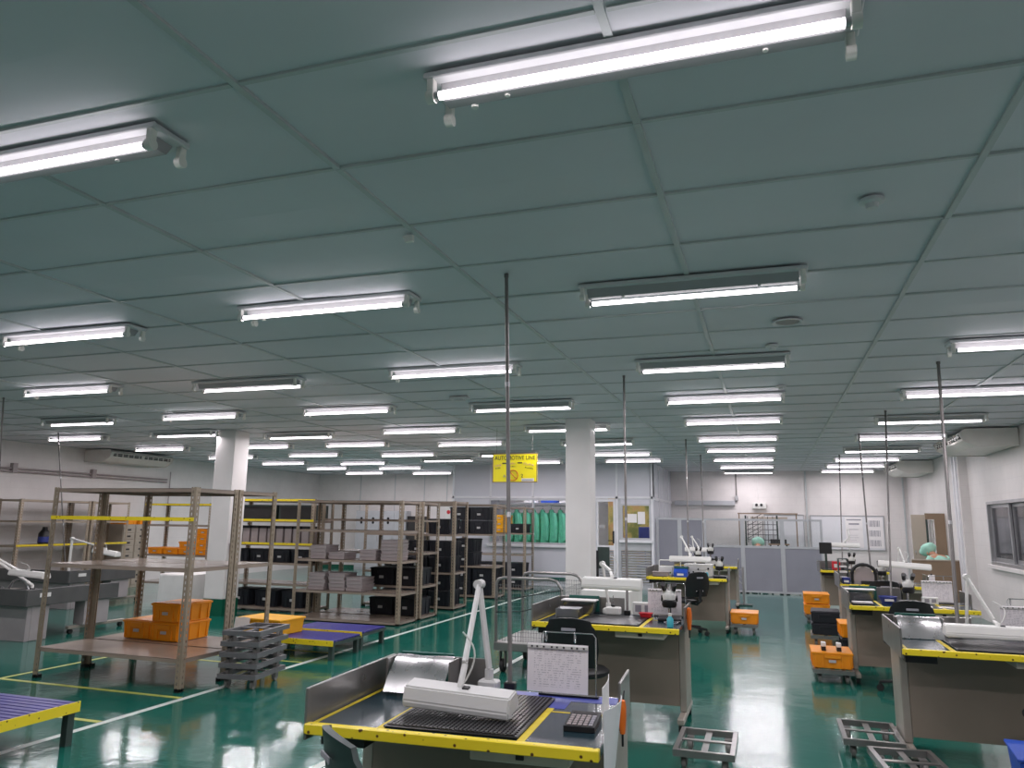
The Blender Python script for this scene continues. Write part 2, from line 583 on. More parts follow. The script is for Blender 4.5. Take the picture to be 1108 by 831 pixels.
# ------------------------------------------------------------------ glazed office at the back
PX0, PX1, PY = -7.55, -2.5, 17.75
W1 = (-6.55, -4.15, .95, 2.04)       # gowns window
DR = (-3.86, -3.40)                  # glazed door leaf
W2 = (-3.27, -2.57, 1.1, 1.93)
g = G()
g.box(PX0, W1[0], PY, PY + .08, 0, 2.06)
g.box(W1[0], W1[1], PY, PY + .08, 0, W1[2]); g.box(W1[0], PX1, PY, PY + .08, 2.08, H); g.box(PX0, W1[0], PY, PY + .08, 2.06, H)
g.box(W1[0], W1[1], PY, PY + .08, W1[3], 2.08)
g.box(W1[1], DR[0], PY, PY + .08, 0, 2.08)
g.box(W2[0], W2[1], PY, PY + .08, W2[3], 2.08)
g.box(PX1 - .08, PX1, PY, YB, 0, H)
g.box(PX0, PX0 + .08, PY + .08, YB, 0, H)
struct('wall_office', g, M['partition'])
g = G()
for x in (-7.52, -6.52, -5.42, -4.3, -3.36, PX1 - .04):
    g.box(x - .025, x + .025, PY - .02, PY, 2.08 if x not in (-7.52, -3.36, PX1 - .04) else 0, H)
g.box(PX0, PX1, PY - .02, PY, 2.05, 2.1)
g.box(DR[0] - .05, DR[0], PY - .02, PY, 0, 2.05)
for y in (18.6, 19.5, 20.4):
    g.box(PX1, PX1 + .02, y - .025, y + .025, 0, H)
g.box(PX1, PX1 + .02, PY, YB, 2.02, 2.08)
struct('trim_9', g, M['white_frame'])
def louvre(g, x0, x1, z0, z1, y):
    n = int((z1 - z0) / .055)
    for q in range(n):
        z = z0 + (z1 - z0) * q / n
        g._add([(x0, y + .03, z), (x1, y + .03, z), (x1, y - .015, z + .012), (x0, y - .015, z + .012), (x0, y + .03, z + .05), (x1, y + .03, z + .05)],
               [(0, 1, 2, 3), (3, 2, 5, 4)])
# door_1: glazed top, louvred bottom, lever
g = G()
for (x0, x1, z0, z1) in ((DR[0], DR[0] + .05, 0, 2.04), (DR[1] - .05, DR[1], 0, 2.04), (DR[0] + .05, DR[1] - .05, 1.98, 2.04), (DR[0] + .05, DR[1] - .05, .86, .97), (DR[0] + .05, DR[1] - .05, 0, .1)):
    g.box(x0, x1, PY + .01, PY + .06, z0, z1)
d = struct('door_1', g, M['white_frame'])
g = G(); louvre(g, DR[0] + .05, DR[1] - .05, .1, .86, PY + .03); obj('louvre', g, M['part_frame'], d)
g = G(); g.box(DR[0] + .05, DR[1] - .05, PY + .03, PY + .036, .97, 1.98); obj('pane', g, M['glass'], d)
g = G(); g.box(-3.47, -3.43, PY - .01, PY + .01, 1.02, 1.3, bev=.004); g.bar((-3.45, PY - .03, 1.08), (-3.57, PY - .03, 1.08), .02, .02); g.bar((-3.45, PY + .01, 1.08), (-3.45, PY - .04, 1.08), .02, .02); obj('door_handle', g, M['black'], d)
g = G(); g.box(-3.8, -3.66, PY - .004, PY + .028, 1.36, 1.44); obj('door_plate', g, M['alu'], d)
# windows of the office
for nm, (x0, x1, z0, z1) in (('window_2', W1), ('window_3', W2)):
    g = G()
    for (a, b, c, e) in ((x0, x0 + .04, z0, z1), (x1 - .04, x1, z0, z1), (x0 + .04, x1 - .04, z0, z0 + .05), (x0 + .04, x1 - .04, z1 - .04, z1)):
        g.box(a, b, PY - .015, PY + .07, c, e)
    if nm == 'window_2':
        g.box(-5.44, -5.40, PY - .015, PY + .07, z0 + .05, z1 - .04)
    w = struct(nm, g, M['part_frame'])
    g = G(); g.box(x0 + .04, x1 - .04, PY + .03, PY + .036, z0 + .05, z1 - .04); obj('pane', g, M['glass'], w)
    g = G(); g.box(x0 - .03, x1 + .03, PY - .07, PY - .015, z0 - .06, z0, bev=.005); obj('sill', g, M['white_frame'], w)
g = G(); g.box(W2[0], W2[1], PY + .01, PY + .07, .86, W2[2] - .06); g.box(W2[0], W2[1], PY + .01, PY + .07, 0, .1); louvre(g, W2[0], W2[1], .1, .86, PY + .03)
g.box(W2[0] - .13, W2[0], PY, PY + .08, 0, 2.08); g.box(W2[1], PX1 - .08, PY, PY + .08, 0, 2.08)
struct('wall_office_louvre', g, M['part_frame'])
g = G(); g.box(PX0 + .1, W1[1], PY - .03, PY - .002, .12, .2); struct('trim_10', g, M['green_mat'])
# a warm-coloured partition seen deep inside the office, behind the small window
g = G(); g.box(-4.0, -2.6, 19.9, 19.95, 0, H - .01); struct('wall_office_inner', g, M['olive'])

# low cubicle screen in front of the back wall
CY = 17.95
def cubicle(x0, x1, glazed, label):
    t = thing('cubicle_screen', label, 'screen', (x0, CY, 0), 0, 'low grey cubicle screens in front of the back wall')
    w = x1 - x0
    h = 1.62
    g = G()
    g.box(.0, .045, -.006, .056, .02, h); g.box(w - .045, w, -.006, .056, .02, h); g.box(.045, w - .045, -.006, .056, h - .045, h); g.box(.035, w - .035, 0, .05, .02, .06)
    if glazed:
        g.box(.035, w - .035, -.005, .055, .98, 1.03)
    obj('frame', g, M['part_frame'], t)
    g = G(); g.box(.035, w - .035, .006, .044, .06, .98 if glazed else h - .035); obj('fabric_panel', g, M['part_grey'], t)
    if glazed:
        g = G(); g.box(.035, w - .035, .022, .028, 1.03, h - .035); obj('pane', g, M['glass'], t)
    for x in (.06, w - .06):
        g = G(); g.box(x - .03, x + .03, -.02, .07, 0, .02); obj('foot', g, M['black'], t)
cubicle(-2.47, -1.95, False, 'solid grey cubicle screen next to the office corner')
cubicle(-1.95, -1.40, False, 'solid grey cubicle screen second from the office corner')
cubicle(-1.40, -.57, True, 'grey cubicle screen with a glazed top showing bare white wall')
cubicle(-.57, .27, True, 'grey cubicle screen with a glazed top showing the dark lattice behind')
cubicle(.27, 1.10, True, 'grey cubicle screen with a glazed top at the free end of the row')
# camera
cam = bpy.data.cameras.new('camera')
cam.sensor_fit = 'HORIZONTAL'
cam.sensor_width = 36
cam.lens = 36 * 814.2 / 1108
cam.clip_start = .02
co = bpy.data.objects.new('camera', cam)
C.objects.link(co)
yaw, pit, roll = -.326, .1801, .0135
fw = V((math.sin(yaw) * math.cos(pit), math.cos(yaw) * math.cos(pit), math.sin(pit)))
r = V((math.cos(yaw), -math.sin(yaw), 0))
u = r.cross(fw)
r2 = math.cos(roll) * r + math.sin(roll) * u
u2 = -math.sin(roll) * r + math.cos(roll) * u
co.matrix_world = Matrix(((r2.x, u2.x, -fw.x, 0), (r2.y, u2.y, -fw.y, 0), (r2.z, u2.z, -fw.z, 1.5), (0, 0, 0, 1)))
bpy.context.scene.camera = co
# world, view
sc = bpy.context.scene
w = bpy.data.worlds.new('World')
sc.world = w
w.use_nodes = True
w.node_tree.nodes['Background'].inputs[0].default_value = (.5, .5, .52, 1)
w.node_tree.nodes['Background'].inputs[1].default_value = .02
sc.view_settings.view_transform = 'Standard'
sc.view_settings.look = 'None'
sc.view_settings.gamma = 1
sc.view_settings.use_curve_mapping = False
sc.view_settings.exposure = EXPOSURE
try:
    sc.cycles.use_denoising = True
    sc.cycles.use_light_tree = True
    sc.cycles.max_bounces = 8
    sc.cycles.diffuse_bounces = 5
    sc.cycles.glossy_bounces = 4
    sc.cycles.transparent_max_bounces = 16
    sc.cycles.sample_clamp_indirect = 6
except Exception:
    pass

# ------------------------------------------------------------------ fluorescent battens
def build_light(side):
    def b(label):
        t = thing('fluorescent_light', label, 'light')
        g = G(); g.box(-.63, .63, -.09, .09, -.022, 0, bev=.004); obj('housing', g, M['light_white'], t)
        g = G(); g.prism([(-.05, -.022), (.05, -.022), (.022, -.068), (-.022, -.068)], 'x', -.585, .585)
        sp = obj('reflector_spine', g, M['spine'], t)
        for x in (-.38, .38):
            g = G(); g.cyl((x, 0, -.067), (x, 0, -.073), .008, 8); obj('screw_cap', g, M['holder'], sp)
        for s in (-1, 1):
            for x in (-1, 1):
                g = G()
                y = s * .072
                g.box(x * .606 - .012, x * .606 + .012, y - .015, y + .015, -.075, -.02, bev=.003)
                g.cyl((x * .606 - .013, y, -.078), (x * .606 + .013, y, -.078), .021, 14)
                obj('lampholder', g, M['holder'], t, True)
        y = side * .072
        g = G(); g.cyl((-.578, y, -.078), (.578, y, -.078), .0135, 12); tb = obj('tube', g, M['tube'], t, True)
        for x in (-1, 1):
            g = G(); g.cyl((x * .578, y, -.078), (x * .594, y, -.078), .014, 12); obj('end_cap', g, M['alu'], tb, True)
        la = bpy.data.lights.new('tube_lamp', 'AREA')
        la.shape = 'RECTANGLE'; la.size = 1.15; la.size_y = .022; la.energy = LAMP_W; la.color = (1.0, .928, .98)
        lo = bpy.data.objects.new('tube_lamp', la); C.objects.link(lo); lo.parent = t; lo.location = (0, y, -.0925)
        if side < 0:
            g = G(); g.cyl((-.5, .03, -.022), (-.5, .03, -.075), .012, 8); obj('starter', g, M['holder'], t, True)
        return t
    return b
ORD = ['first', 'second', 'third', 'fourth', 'fifth', 'sixth', 'seventh', 'eighth', 'ninth', 'tenth', 'eleventh']
cols = [
 ('ceiling row over the open aisle', [(-.33, 2.02, 'n'), (-.37, 4.23, 'f'), (-.40, 6.40, 'f'), (-.40, 8.34, 'n'), (-.39, 10.2, 'n'), (-.41, 12.35, 'n'), (-.42, 14.27, 'n'), (-.44, 16.4, 'n'), (-.43, 18.51, 'n'), (-.44, 20.35, 'f')]),
 ('ceiling row over the mesh trolley', [(-2.62, 2.0, 'n'), (-2.64, 4.06, 'n'), (-2.66, 6.21, 'n'), (-2.69, 8.3, 'f'), (-2.69, 10.42, 'f'), (-2.69, 12.5, 'f'), (-2.71, 14.7, 'n'), (-2.71, 16.3, 'n')]),
 ('ceiling row over the blue platforms', [(-4.95, 4.2, 'n'), (-4.95, 6.27, 'f'), (-4.91, 8.18, 'n'), (-4.92, 10.3, 'n'), (-4.88, 12.25, 'n'), (-4.9, 14.3, 'f'), (-4.95, 16.4, 'n')]),
 ('ceiling row over the grey tray rack', [(-7.14, 6.14, 'n'), (-7.14, 8.18, 'n'), (-7.2, 10.47, 'f'), (-7.0, 12.0, 'n'), (-7.0, 14.1, 'n'), (-6.7, 15.4, 'f')]),
 ('ceiling row over the far white column', [(-9.36, 8.21, 'f'), (-8.95, 9.84, 'f'), (-9.0, 12.0, 'n'), (-9.06, 13.82, 'n'), (-9.15, 16.05, 'n'), (-9.0, 17.7, 'n'), (-9.0, 19.7, 'n')]),
 ('ceiling row before the rack-lined side wall', [(-11.4, 10.04, 'n'), (-11.4, 12.0, 'n'), (-11.3, 14.0, 'n'), (-11.18, 15.77, 'n'), (-11.07, 17.54, 'n'), (-11.03, 19.47, 'n')]),
 ('ceiling row along the windowed wall', [(1.97, 6.3, 'n'), (1.97, 8.5, 'n'), (1.97, 10.52, 'f'), (1.94, 12.63, 'n'), (1.94, 14.63, 'f'), (1.93, 16.74, 'n'), (1.9, 18.54, 'n'), (1.89, 20.3, 'n')]),
]
for nm, ls in cols:
    for q, (x, y, s) in enumerate(ls):
        lab = '%s fluorescent light from the front in the %s' % (ORD[q], nm)
        make('light_' + s, build_light(-1 if s == 'n' else 1), lab, (x, y, H - .008), 0, 'fluorescent ceiling lights')
# the rows go on over and behind the camera and beside the view; unseen lamps in office and next room are added to brighten them
for q, (x, y) in enumerate(((1.97, 4.2), (1.97, 2.0), (-4.95, 2.0), (-7.14, 4.1), (-.35, -.1), (-2.62, -.1), (-9.3, 6.1), (-6.3, 18.1), (-3.3, 18.6), (-5.0, 18.1), (XR + .95, 12.6))):
    make('light_n', None, ['white fluorescent light just outside the picture on the right, farther one', 'white fluorescent light just outside the picture on the right, nearer one', 'white fluorescent light outside the picture at upper left', 'white fluorescent light outside the picture at far left',
         'white fluorescent light directly over the camera', 'white fluorescent light over the camera to its left', 'white fluorescent light outside the picture above the left workbench', 'added unseen fluorescent light inside the glazed office, brightening the gowns', 'added unseen fluorescent light inside the glazed office, brightening it by the door', 'added unseen fluorescent light inside the glazed office, between the two others', 'added unseen fluorescent light brightening the next room beyond the sliding window'][q],
         (x, y, H - .008), 0, 'fluorescent ceiling lights')

# small fittings on the ceiling
t = thing('ceiling_vent', 'round flush ceiling vent beside the second middle light', 'vent', (.185, 5.34, H - .006))
g = G(); g.lathe([(.075, 0), (.1, -.004), (.1, -.012), (.092, -.014), (.078, -.006)], n=28); obj('rim', g, M['light_white'], t, True)
g = G(); g.lathe([(.078, -.001), (.078, -.006), (.05, -.010), (.001, -.011)], n=28); obj('mesh_cover', g, M['box_grey'], t, True)
def build_det(label):
    t = thing('smoke_detector', label, 'detector')
    g = G(); g.lathe([(.001, 0), (.05, 0), (.05, -.015), (.035, -.02), (.001, -.02)], n=20); obj('base', g, M['light_white'], t, True)
    g = G(); g.lathe([(.001, -.02), (.028, -.02), (.024, -.04), (.001, -.042)], n=20); obj('sensor_head', g, M['light_white'], t, True)
    return t
make('det', build_det, 'small round smoke detector in front of the ceiling vent', (.085, 6.05, H - .006), 0, 'smoke detectors')
make('det', None, 'small round smoke detector beyond the third middle light', (.18, 7.92, H - .006), 0, 'smoke detectors')
make('det', None, 'small round disc on the ceiling at upper right of the picture', (.48, 3.355, H - .006), 0, 'smoke detectors')
g = G(); g.box(-.11, .11, -.05, .05, -.03, 0, bev=.006); g.box(-.06, .06, -.03, .03, -.05, -.03, bev=.004)
tag(obj('ceiling_box', g, M['light_white'], loc=(-3.25, 7.77, H - .006)), 'flat white ceiling box between two left rows of lights', 'box')
g = G(); g.box(-.022, .022, -.012, .012, -.035, 0, bev=.003); g.box(-.035, -.012, -.006, .006, -.012, 0)
tag(obj('ceiling_clip', g, M['holder'], loc=(-1.61, 3.16, H - .006)), 'tiny white plastic clip hanging from a ceiling bar', 'clip')

# air conditioners hung under the ceiling
def build_ac(label):
    """front with grilles faces +Y side of local x axis; local: x = length, y = depth, back at y=0"""
    t = thing('air_conditioner', label, 'air conditioner')
    L = 1.7
    g = G(); g.prism([(0, -.02), (.62, -.02), (.7, -.07), (.66, -.17), (.5, -.25), (.0, -.25)], 'x', 0, L); obj('body', g, M['ac'], t)
    for x0, x1 in ((-.03, 0), (L, L + .03)):
        g = G(); g.prism([(-.01, -.01), (.63, -.01), (.715, -.07), (.67, -.18), (.5, -.262), (-.01, -.262)], 'x', x0, x1); obj('end_cover', g, M['ac'], t)
    for a, b in ((.06, .8), (.9, 1.64)):
        g = G(); g.box(a, b, .67, .692, -.145, -.085, Matrix.Rotation(0, 4, 'X')); gr = obj('grille', g, M['grille_dark'], t)
        g = G()
        for q in range(5):
            x = a + (b - a) * (q + .5) / 5
            g.box(x - .008, x + .008, .688, .704, -.15, -.08)
        g.box(a, b, .688, .704, -.12, -.113); obj('vane', g, M['ac'], gr)
    for x in (.2, L - .2):
        g = G(); g.box(x - .02, x + .02, .1, .45, -.021, 0); obj('hanger', g, M['zinc'], t)
    return t
make('ac', build_ac, 'long white air conditioner high on the left wall above the far shelves', (XL + .02, 13.9, H - .01), -PI / 2, 'ceiling air conditioners')
make('ac', None, 'nearer white air conditioner under the ceiling at the right wall', (XR - .02, 12.0, H - .01), PI / 2, 'ceiling air conditioners')
make('ac', None, 'farther small-looking white air conditioner at the right rear corner', (XR - .02, 17.75, H - .01), PI / 2, 'ceiling air conditioners')
# ------------------------------------------------------------------ workbenches
k = N('printed_sheet')
sp_ = k.n('ShaderNodeSeparateXYZ'); k.l(k.obj(), sp_.inputs[0])
ln = k.math('GREATER_THAN', k.math('FRACT', k.math('MULTIPLY', sp_.outputs[2], 105)), .62)
cl = k.math('GREATER_THAN', k.noise(1, 2, .6, k.obj((70, 1, 38))), .5)
inside = k.math('MULTIPLY', k.math('LESS_THAN', k.math('ABSOLUTE', sp_.outputs[0]), .105), k.math('LESS_THAN', k.math('ABSOLUTE', sp_.outputs[2]), .078))
k.set(Base_Color=k.mix(k.math('MULTIPLY', k.math('MULTIPLY', ln, cl), k.math('MULTIPLY', inside, .42)), s2l((234, 229, 232)), s2l((90, 88, 104))), Roughness=.5)
M['print'] = k.m

DW, DD, DZ = 1.09, .80, .75
def build_desk(label, upstand_len=.46, blue=False, ry=.34):
    t = thing('workbench', label, 'desk')
    g = G(); g.box(0, DW, 0, DD, DZ - .035, DZ, bev=.004); top = obj('worktop', g, M['desk_top'], t)
    # yellow taped front edge, wrapped over the top and hanging a little below
    g = G(); g.box(-.006, DW + .002, -.008, .028, DZ - .036, DZ + .0015, bev=.003); obj('edge_tape', g, M['tape'], t)
    g = G(); g.box(.012, .03, .03, DD - .02, DZ, DZ + .001); obj('side_tape', g, M['yellow_strip'], top)
    for x in (.27, .80):
        g = G(); g.box(x, x + .028, .03, .62, DZ, DZ + .001); obj('inlay_tape', g, M['yellow_strip'], top)
    g = G(); g.box(.83, 1.06, .46, .475, DZ, DZ + .001); obj('inlay_tape', g, M['yellow_strip'], top)
    if blue:
        g = G(); g.box(.50, DW - .03, .66, .78, DZ, DZ + .0012); g.box(.8, .87, .52, .66, DZ, DZ + .0012); obj('blue_film', g, M['blue_tape'], top)
    g = G(); g.box(-.012, 0, .0, DD, DZ - .06, DZ + .125, bev=.003); obj('side_upstand', g, M['desk_metal'], t)
    g = G(); g.box(DW, DW + .012, ry, DD, DZ - .06, DZ + .12, bev=.003); obj('side_upstand', g, M['desk_metal'], t)
    g = G(); g.box(0, upstand_len, DD, DD + .012, DZ - .06, DZ + .125, bev=.003); obj('back_upstand', g, M['desk_metal'], t)
    for x, w in ((.03, .05), (DW - .05, .05)):
        g = G(); g.box(x, x + w, .42, .8, .1, DZ - .035, bev=.006); lg = obj('leg', g, M['desk_leg'], t)
        g = G(); g.box(x, x + w, .20, .88, .055, .1, bev=.008); ft = obj('foot', g, M['desk_leg'], lg)
        for y in (.25, .83):
            g = G(); g.cyl((x + .008, y, .028), (x + w - .008, y, .028), .028, 14); g.box(x + .014, x + w - .014, y - .012, y + .012, .03, .06); obj('castor', g, M['rubber'], lg, True)
    g = G(); g.box(.08, DW - .05, .42, .44, .14, DZ - .035); obj('modesty_panel', g, M['desk_panel'], t)
    g = G(); g.box(.62, .98, .06, .4, DZ - .085, DZ - .036, bev=.004); dr = obj('drawer', g, M['cream'], t)
    g = G(); g.box(.79, .82, .052, .06, DZ - .07, DZ - .05, bev=.002); obj('drawer_knob', g, M['black'], dr)
    g = G(); g.box(.02, .2, .08, .7, DZ - .09, DZ - .036); obj('bracket', g, M['black'], t)
    return t
DESK = {'A': (-1.66, 2.58), 'B': (-1.735, 5.70), 'C': (-1.675, 11.05), 'D': (-1.66, 14.3), 'R': (.757, 5.42), 'RB': (.70, 8.08), 'RC': (.85, 10.92), 'RD': (.80, 14.1)}
DL = {'A': 'workbench with blue film on its top, the one closest to the viewer', 'B': 'workbench with a red tray and microscope, in front of the white cabinet', 'C': 'workbench with a blue bin and several microscopes in front of the cubicle screens',
      'D': 'workbench half hidden behind the one with the blue bin', 'R': 'workbench with two flat dollies on the floor at its corner', 'RB': 'workbench with a blue tray, notepad and black chair on the windowed side', 'RC': 'workbench under the long lamp with a black arched stand', 'RD': 'last workbench on the windowed side, beside the cubicle screen end'}
desk0 = build_desk(DL['A'], .46, True, .5)
desk0.location = (*DESK['A'], 0); desk0.rotation_euler.z = .055
desk0['group'] = 'workbenches with yellow taped edges'
first = None
for kx in ('B', 'C', 'D', 'R', 'RB', 'RC', 'RD'):
    if first is None:
        first = build_desk(DL[kx], .56)
        first.location = (*DESK[kx], 0)
        first['group'] = 'workbenches with yellow taped edges'
    else:
        dup(first, DL[kx], (*DESK[kx], 0))
def on(kx, x, y, z=0):
    if kx == 'A':
        x, y = x * math.cos(.055) - y * math.sin(.055), x * math.sin(.055) + y * math.cos(.055)
    return (DESK[kx][0] + x, DESK[kx][1] + y, DZ + z)

# studded mats
def mat_thing(label, loc, w, d, studs, rz=0):
    t = thing('bench_mat', label, 'mat', loc, rz)
    g = G(); g.box(0, w, 0, d, 0.0015, .009, bev=.003); b = obj('mat_sheet', g, M['pad'], t)
    if studs:
        nx, ny = 30, 26
        g = G()
        for i in range(nx):
            x = .012 + (w - .024) * i / nx
            g.box(x, x + (w - .024) / nx * .62, .012, d - .012, .009, .013)
        for j in range(ny + 1):
            y = .012 + (d - .024) * j / ny
            g.box(.012, w - .012, y - .0035, y + .0035, .009, .0116)
        obj('rib_pattern', g, M['pad'], b)
    return t
mat_thing('black ribbed rubber mat on the workbench with blue film', on('A', .29, .04), .51, .63, True, .055)
mat_thing('black smooth mat on the workbench with a red tray', on('B', .34, .05), .45, .55, False)
mat_thing('black smooth mat under the lamp on the workbench by the flat dollies', on('R', .31, .05), .6, .52, False)

# stainless chute with a green mat behind it
def build_chute(label):
    t = thing('chute_tray', label, 'tray')
    g = G(); g.grid(lambda u, v: (.36 * u, -.13 + .19 * v + .015 * math.sin(u * 9) * v, .004 + .125 * (1 - (1 - v) ** 1.6)), 6, 8, .002); obj('sloped_sheet', g, M['steel'], t, True)
    for x in (-.015, .375):
        g = G(); g.box(x - .006, x + .006, -.06, .08, .0025, .125, bev=.002); obj('side_bracket', g, M['desk_metal'], t)
    return t
make('chute', build_chute, 'bent stainless chute tray at the back of the workbench with blue film', on('A', .07, .62, .0125), .055)
PROTO['chute'].scale = (.75, .85, 1.05)
make('chute', None, 'bent stainless chute tray on the workbench by the flat dollies', on('R', .06, .6), 0)
def build_gmat(label):
    t = tag(obj('green_board', G().box(-.13, .13, 0, .018, 0, .13, bev=.003), M['green_mat']), label, 'board')
    return t
make('gmat', build_gmat, 'dark green board standing behind the chute at the corner of the front workbench', on('A', .17, .768, .012), .055)
make('gmat', None, 'dark green board behind the chute on the workbench by the flat dollies', on('R', .2, .768, .01), 0)
make('gmat', None, 'dark green board behind the clear box on the red tray workbench', on('B', .22, .768, .006), 0)
make('gmat', None, 'dark green board behind the clear box on the blue tray workbench', on('RB', .2, .768, .002), 0)

# metal tray and clear-lidded boxes
def build_box(label):
    t = thing('clear_box', label, 'box')
    g = G(); g.box(0, .27, 0, .12, .0015, .1, bev=.004, taper=(.01, .01)); obj('box_shell', g, M['clear'], t)
    g = G(); g.box(-.01, .28, -.01, .13, .1, .112, bev=.003); obj('lid', g, M['label'], t)
    g = G(); g.box(.02, .25, .015, .105, .003, .07); obj('contents', g, M['box_grey'], t)
    return t
make('cbox', build_box, 'clear box of parts on the workbench with a red tray', on('B', .07, .62), 0)
make('cbox', None, 'clear box of parts on the workbench with a blue tray', on('RB', .02, .60), 0)
def build_mtray(label):
    t = thing('metal_tray', label, 'tray')
    g = G()
    g.prism([(0, .0015), (.12, .0015), (.15, .07), (.146, .07), (.117, .005), (.003, .005), (-.026, .07), (-.03, .07)], 'y', 0, .19)
    Mx = Matrix.Rotation(PI / 2, 4, 'Z')
    obj('trough', g, M['alu'], t, rot=(0, 0, PI / 2), loc=(.19, 0, 0))
    g = G(); g.box(.0, .005, -.02, .14, .0015, .065); g2 = obj('end_plate', g, M['alu'], t)
    g = G(); g.box(.185, .19, -.02, .14, .0015, .065); obj('end_plate', g, M['grille_dark'], t)
    return t
make('mtray', build_mtray, 'grey folded metal tray beside the chair on the red tray workbench', on('B', .09, .34), .05)

# desk lamps with long hooded head on a two-part arm (points are local to the base)
def lamp(label, base, elbow, wrist, head_c, head_len, head_rot, mat='lamp_white', hd=.13, hh=.075):
    t = thing('desk_lamp', label, 'lamp', base)
    B = V(base)
    e, w, hc = V(elbow) - B, V(wrist) - B, V(head_c) - B
    g = G(); g.box(-.045, .045, -.035, .035, .0015, .045, bev=.008); g.cyl((0, 0, .045), (0, 0, .09), .02, 12); obj('base_clamp', g, M[mat], t)
    s = V((0, 0, .09))
    side = V((.0, .012, 0))
    def arm(a, b, nm):
        g = G(); g.bar(a + side, b + side, .014, .02, .003); g.bar(a - side, b - side, .014, .02, .003); o = obj(nm, g, M[mat], t)
        g = G()
        d = (b - a)
        for q in range(1):
            pts = []
            for i in range(60):
                f = .08 + .3 * i / 59
                p = a + d * f
                pts.append((p.x + .006 * math.cos(i * 1.6), p.y + .006 * math.sin(i * 1.6), p.z))
            g.tube(pts, .0014, 4)
        obj('spring', g, M['chrome'], o)
        return o
    arm(s, e, 'lower_arm'); arm(e, w, 'upper_arm')
    g = G(); g.cyl(e + V((0, -.025, 0)), e + V((0, .025, 0)), .022, 14); obj('elbow_joint', g, M[mat], t, True)
    hz = hh * .9
    g = G(); g.tube([w, w + V((0, 0, -.012)), hc + V((0, 0, hz + .02)), hc + V((0, 0, hz - .01))], [.012, .013, .013, .02], 10); obj('neck', g, M[mat], t, True)
    g = G()
    L = head_len / 2
    outline = [(-hd / 2, 0), (hd / 2, 0), (hd / 2, hh * .35), (hd * .33, hh), (-hd * .33, hh), (-hd / 2, hh * .35)]
    g.prism(outline, 'x', -L, L)
    es = [ed for ed in g.bm.edges]
    bmesh.ops.bevel(g.bm, geom=es, offset=.006, segments=2, affect='EDGES')
    h = obj('lamp_head', g, M[mat], t, loc=hc, rot=head_rot)
    g = G(); g.box(-L + .015, L - .015, -hd / 2 + .015, hd / 2 - .015, -.004, .002); obj('diffuser', g, M['lamp_lens'], h)
    g = G(); g.box(.012, .04, -.012, .012, hh - .002, hh + .006, bev=.002); obj('switch', g, M['black'], h)
    g = G(); g.box(-.09, .03, -hd * .41, -hd * .40, hh * .62, hh * .66); obj('vent_slot', g, M['box_grey'], h)
    pts = []
    for i in range(11):
        f = i / 10
        p = (w + V((0, -.03, .12))).lerp(hc + V((0, 0, hz)), f) + V((.055 * math.sin(f * PI), 0, .02 * math.sin(f * PI)))
        pts.append(p)
    g = G(); g.tube(pts, .004, 6); obj('cable', g, M['hose'], t, True)
    return t
ax, ay, az = on('A', .475, .76)
lamp('grey white hooded lamp folded over the ribbed black mat', (ax, ay, az), (-1.305, 3.42, 1.205), (-1.181, 2.95, .94), (-1.172, 2.89, .785), .44, (.2, .035, -.0), 'lamp_grey')
lamp('white hooded lamp over the red tray workbench, its arm folded up behind', (-1.30, 6.44, DZ), (-1.33, 6.35, 1.16), (-1.21, 6.1, 1.12), (-1.17, 5.95, 1.0), .46, (.1, .01, 0))
lamp('white hooded lamp with a tall raised arm on the workbench by the flat dollies', (1.275, 6.17, DZ), (1.30, 6.17, 1.155), (1.405, 6.02, .89), (1.37, 5.78, .80), .62, (.05, 0, -.03))
lamp('white hooded lamp lying low over the blue bin workbench', (-1.02, 11.75, DZ), (-1.24, 11.65, 1.3), (-1.12, 11.5, 1.08), (-1.09, 11.3, .96), .58, (0, 0, 0))
lamp('long white hooded lamp above the black arched stand', (1.62, 11.6, DZ), (1.66, 11.55, 1.2), (1.68, 11.4, 1.06), (1.66, 11.25, .96), .62, (0, .06, 0))
lamp('small white hooded lamp on the last workbench of the windowed side', (1.34, 14.75, DZ), (1.32, 14.7, 1.42), (1.33, 14.6, 1.3), (1.22, 14.5, 1.13), .5, (0, 0, 0))
lamp('white hooded lamp on the half hidden workbench behind the blue bin', (-1.35, 15.0, DZ), (-1.4, 14.98, 1.25), (-1.3, 14.95, 1.1), (-1.28, 14.93, .98), .5, (0, 0, 0))

# paper sheet hung on a wire stand
def build_board(label):
    t = thing('document_stand', label, 'document stand')
    w, h = .27, .20
    g = G(); g.box(-w / 2, w / 2, -.002, .002, -h / 2, h / 2); obj('sheet', g, M['print'], t, rot=(-.05, 0, 0))
    g = G(); g.box(-w / 2, w / 2, -.012, .0, h / 2 - .022, h / 2 - .004, Matrix.Rotation(-.05, 4, 'X'), bev=.003); hd = obj('clip_rail', g, M['lamp_grey'], t)
    g = G()
    for q in range(9):
        x = -w * .44 + w * .88 * q / 8 + (.006 if q % 3 == 0 else 0)
        g.box(x - .004, x + .004, -.0145, -.0121, h / 2 - .016, h / 2 - .009, Matrix.Rotation(-.05, 4, 'X'))
    obj('hole_row', g, M['ink'], hd)
    g = G(); zb = -h / 2 - .02
    g.tube([(-.08, .035, zb), (-.08, .035, h / 2 + .03), (-.07, .035, h / 2 + .045), (.15, .035, h / 2 + .045), (.163, .035, h / 2 + .03), (.163, .035, zb)], .003, 6); fr = obj('wire_frame', g, M['chrome'], t, True)
    for x in (-.06, .07):
        g = G(); g.tube([(x, .035 + .014 * math.cos(a), h / 2 + .025 + .022 * math.sin(a)) for a in [q * 2 * PI / 12 for q in range(12)]], .0022, 5, closed=True); obj('ring', g, M['chrome'], fr, True)
    g = G(); g.box(-.09, .175, .02, .05, zb - .0, zb + .008); obj('stand_foot', g, M['black'], t)
    return t
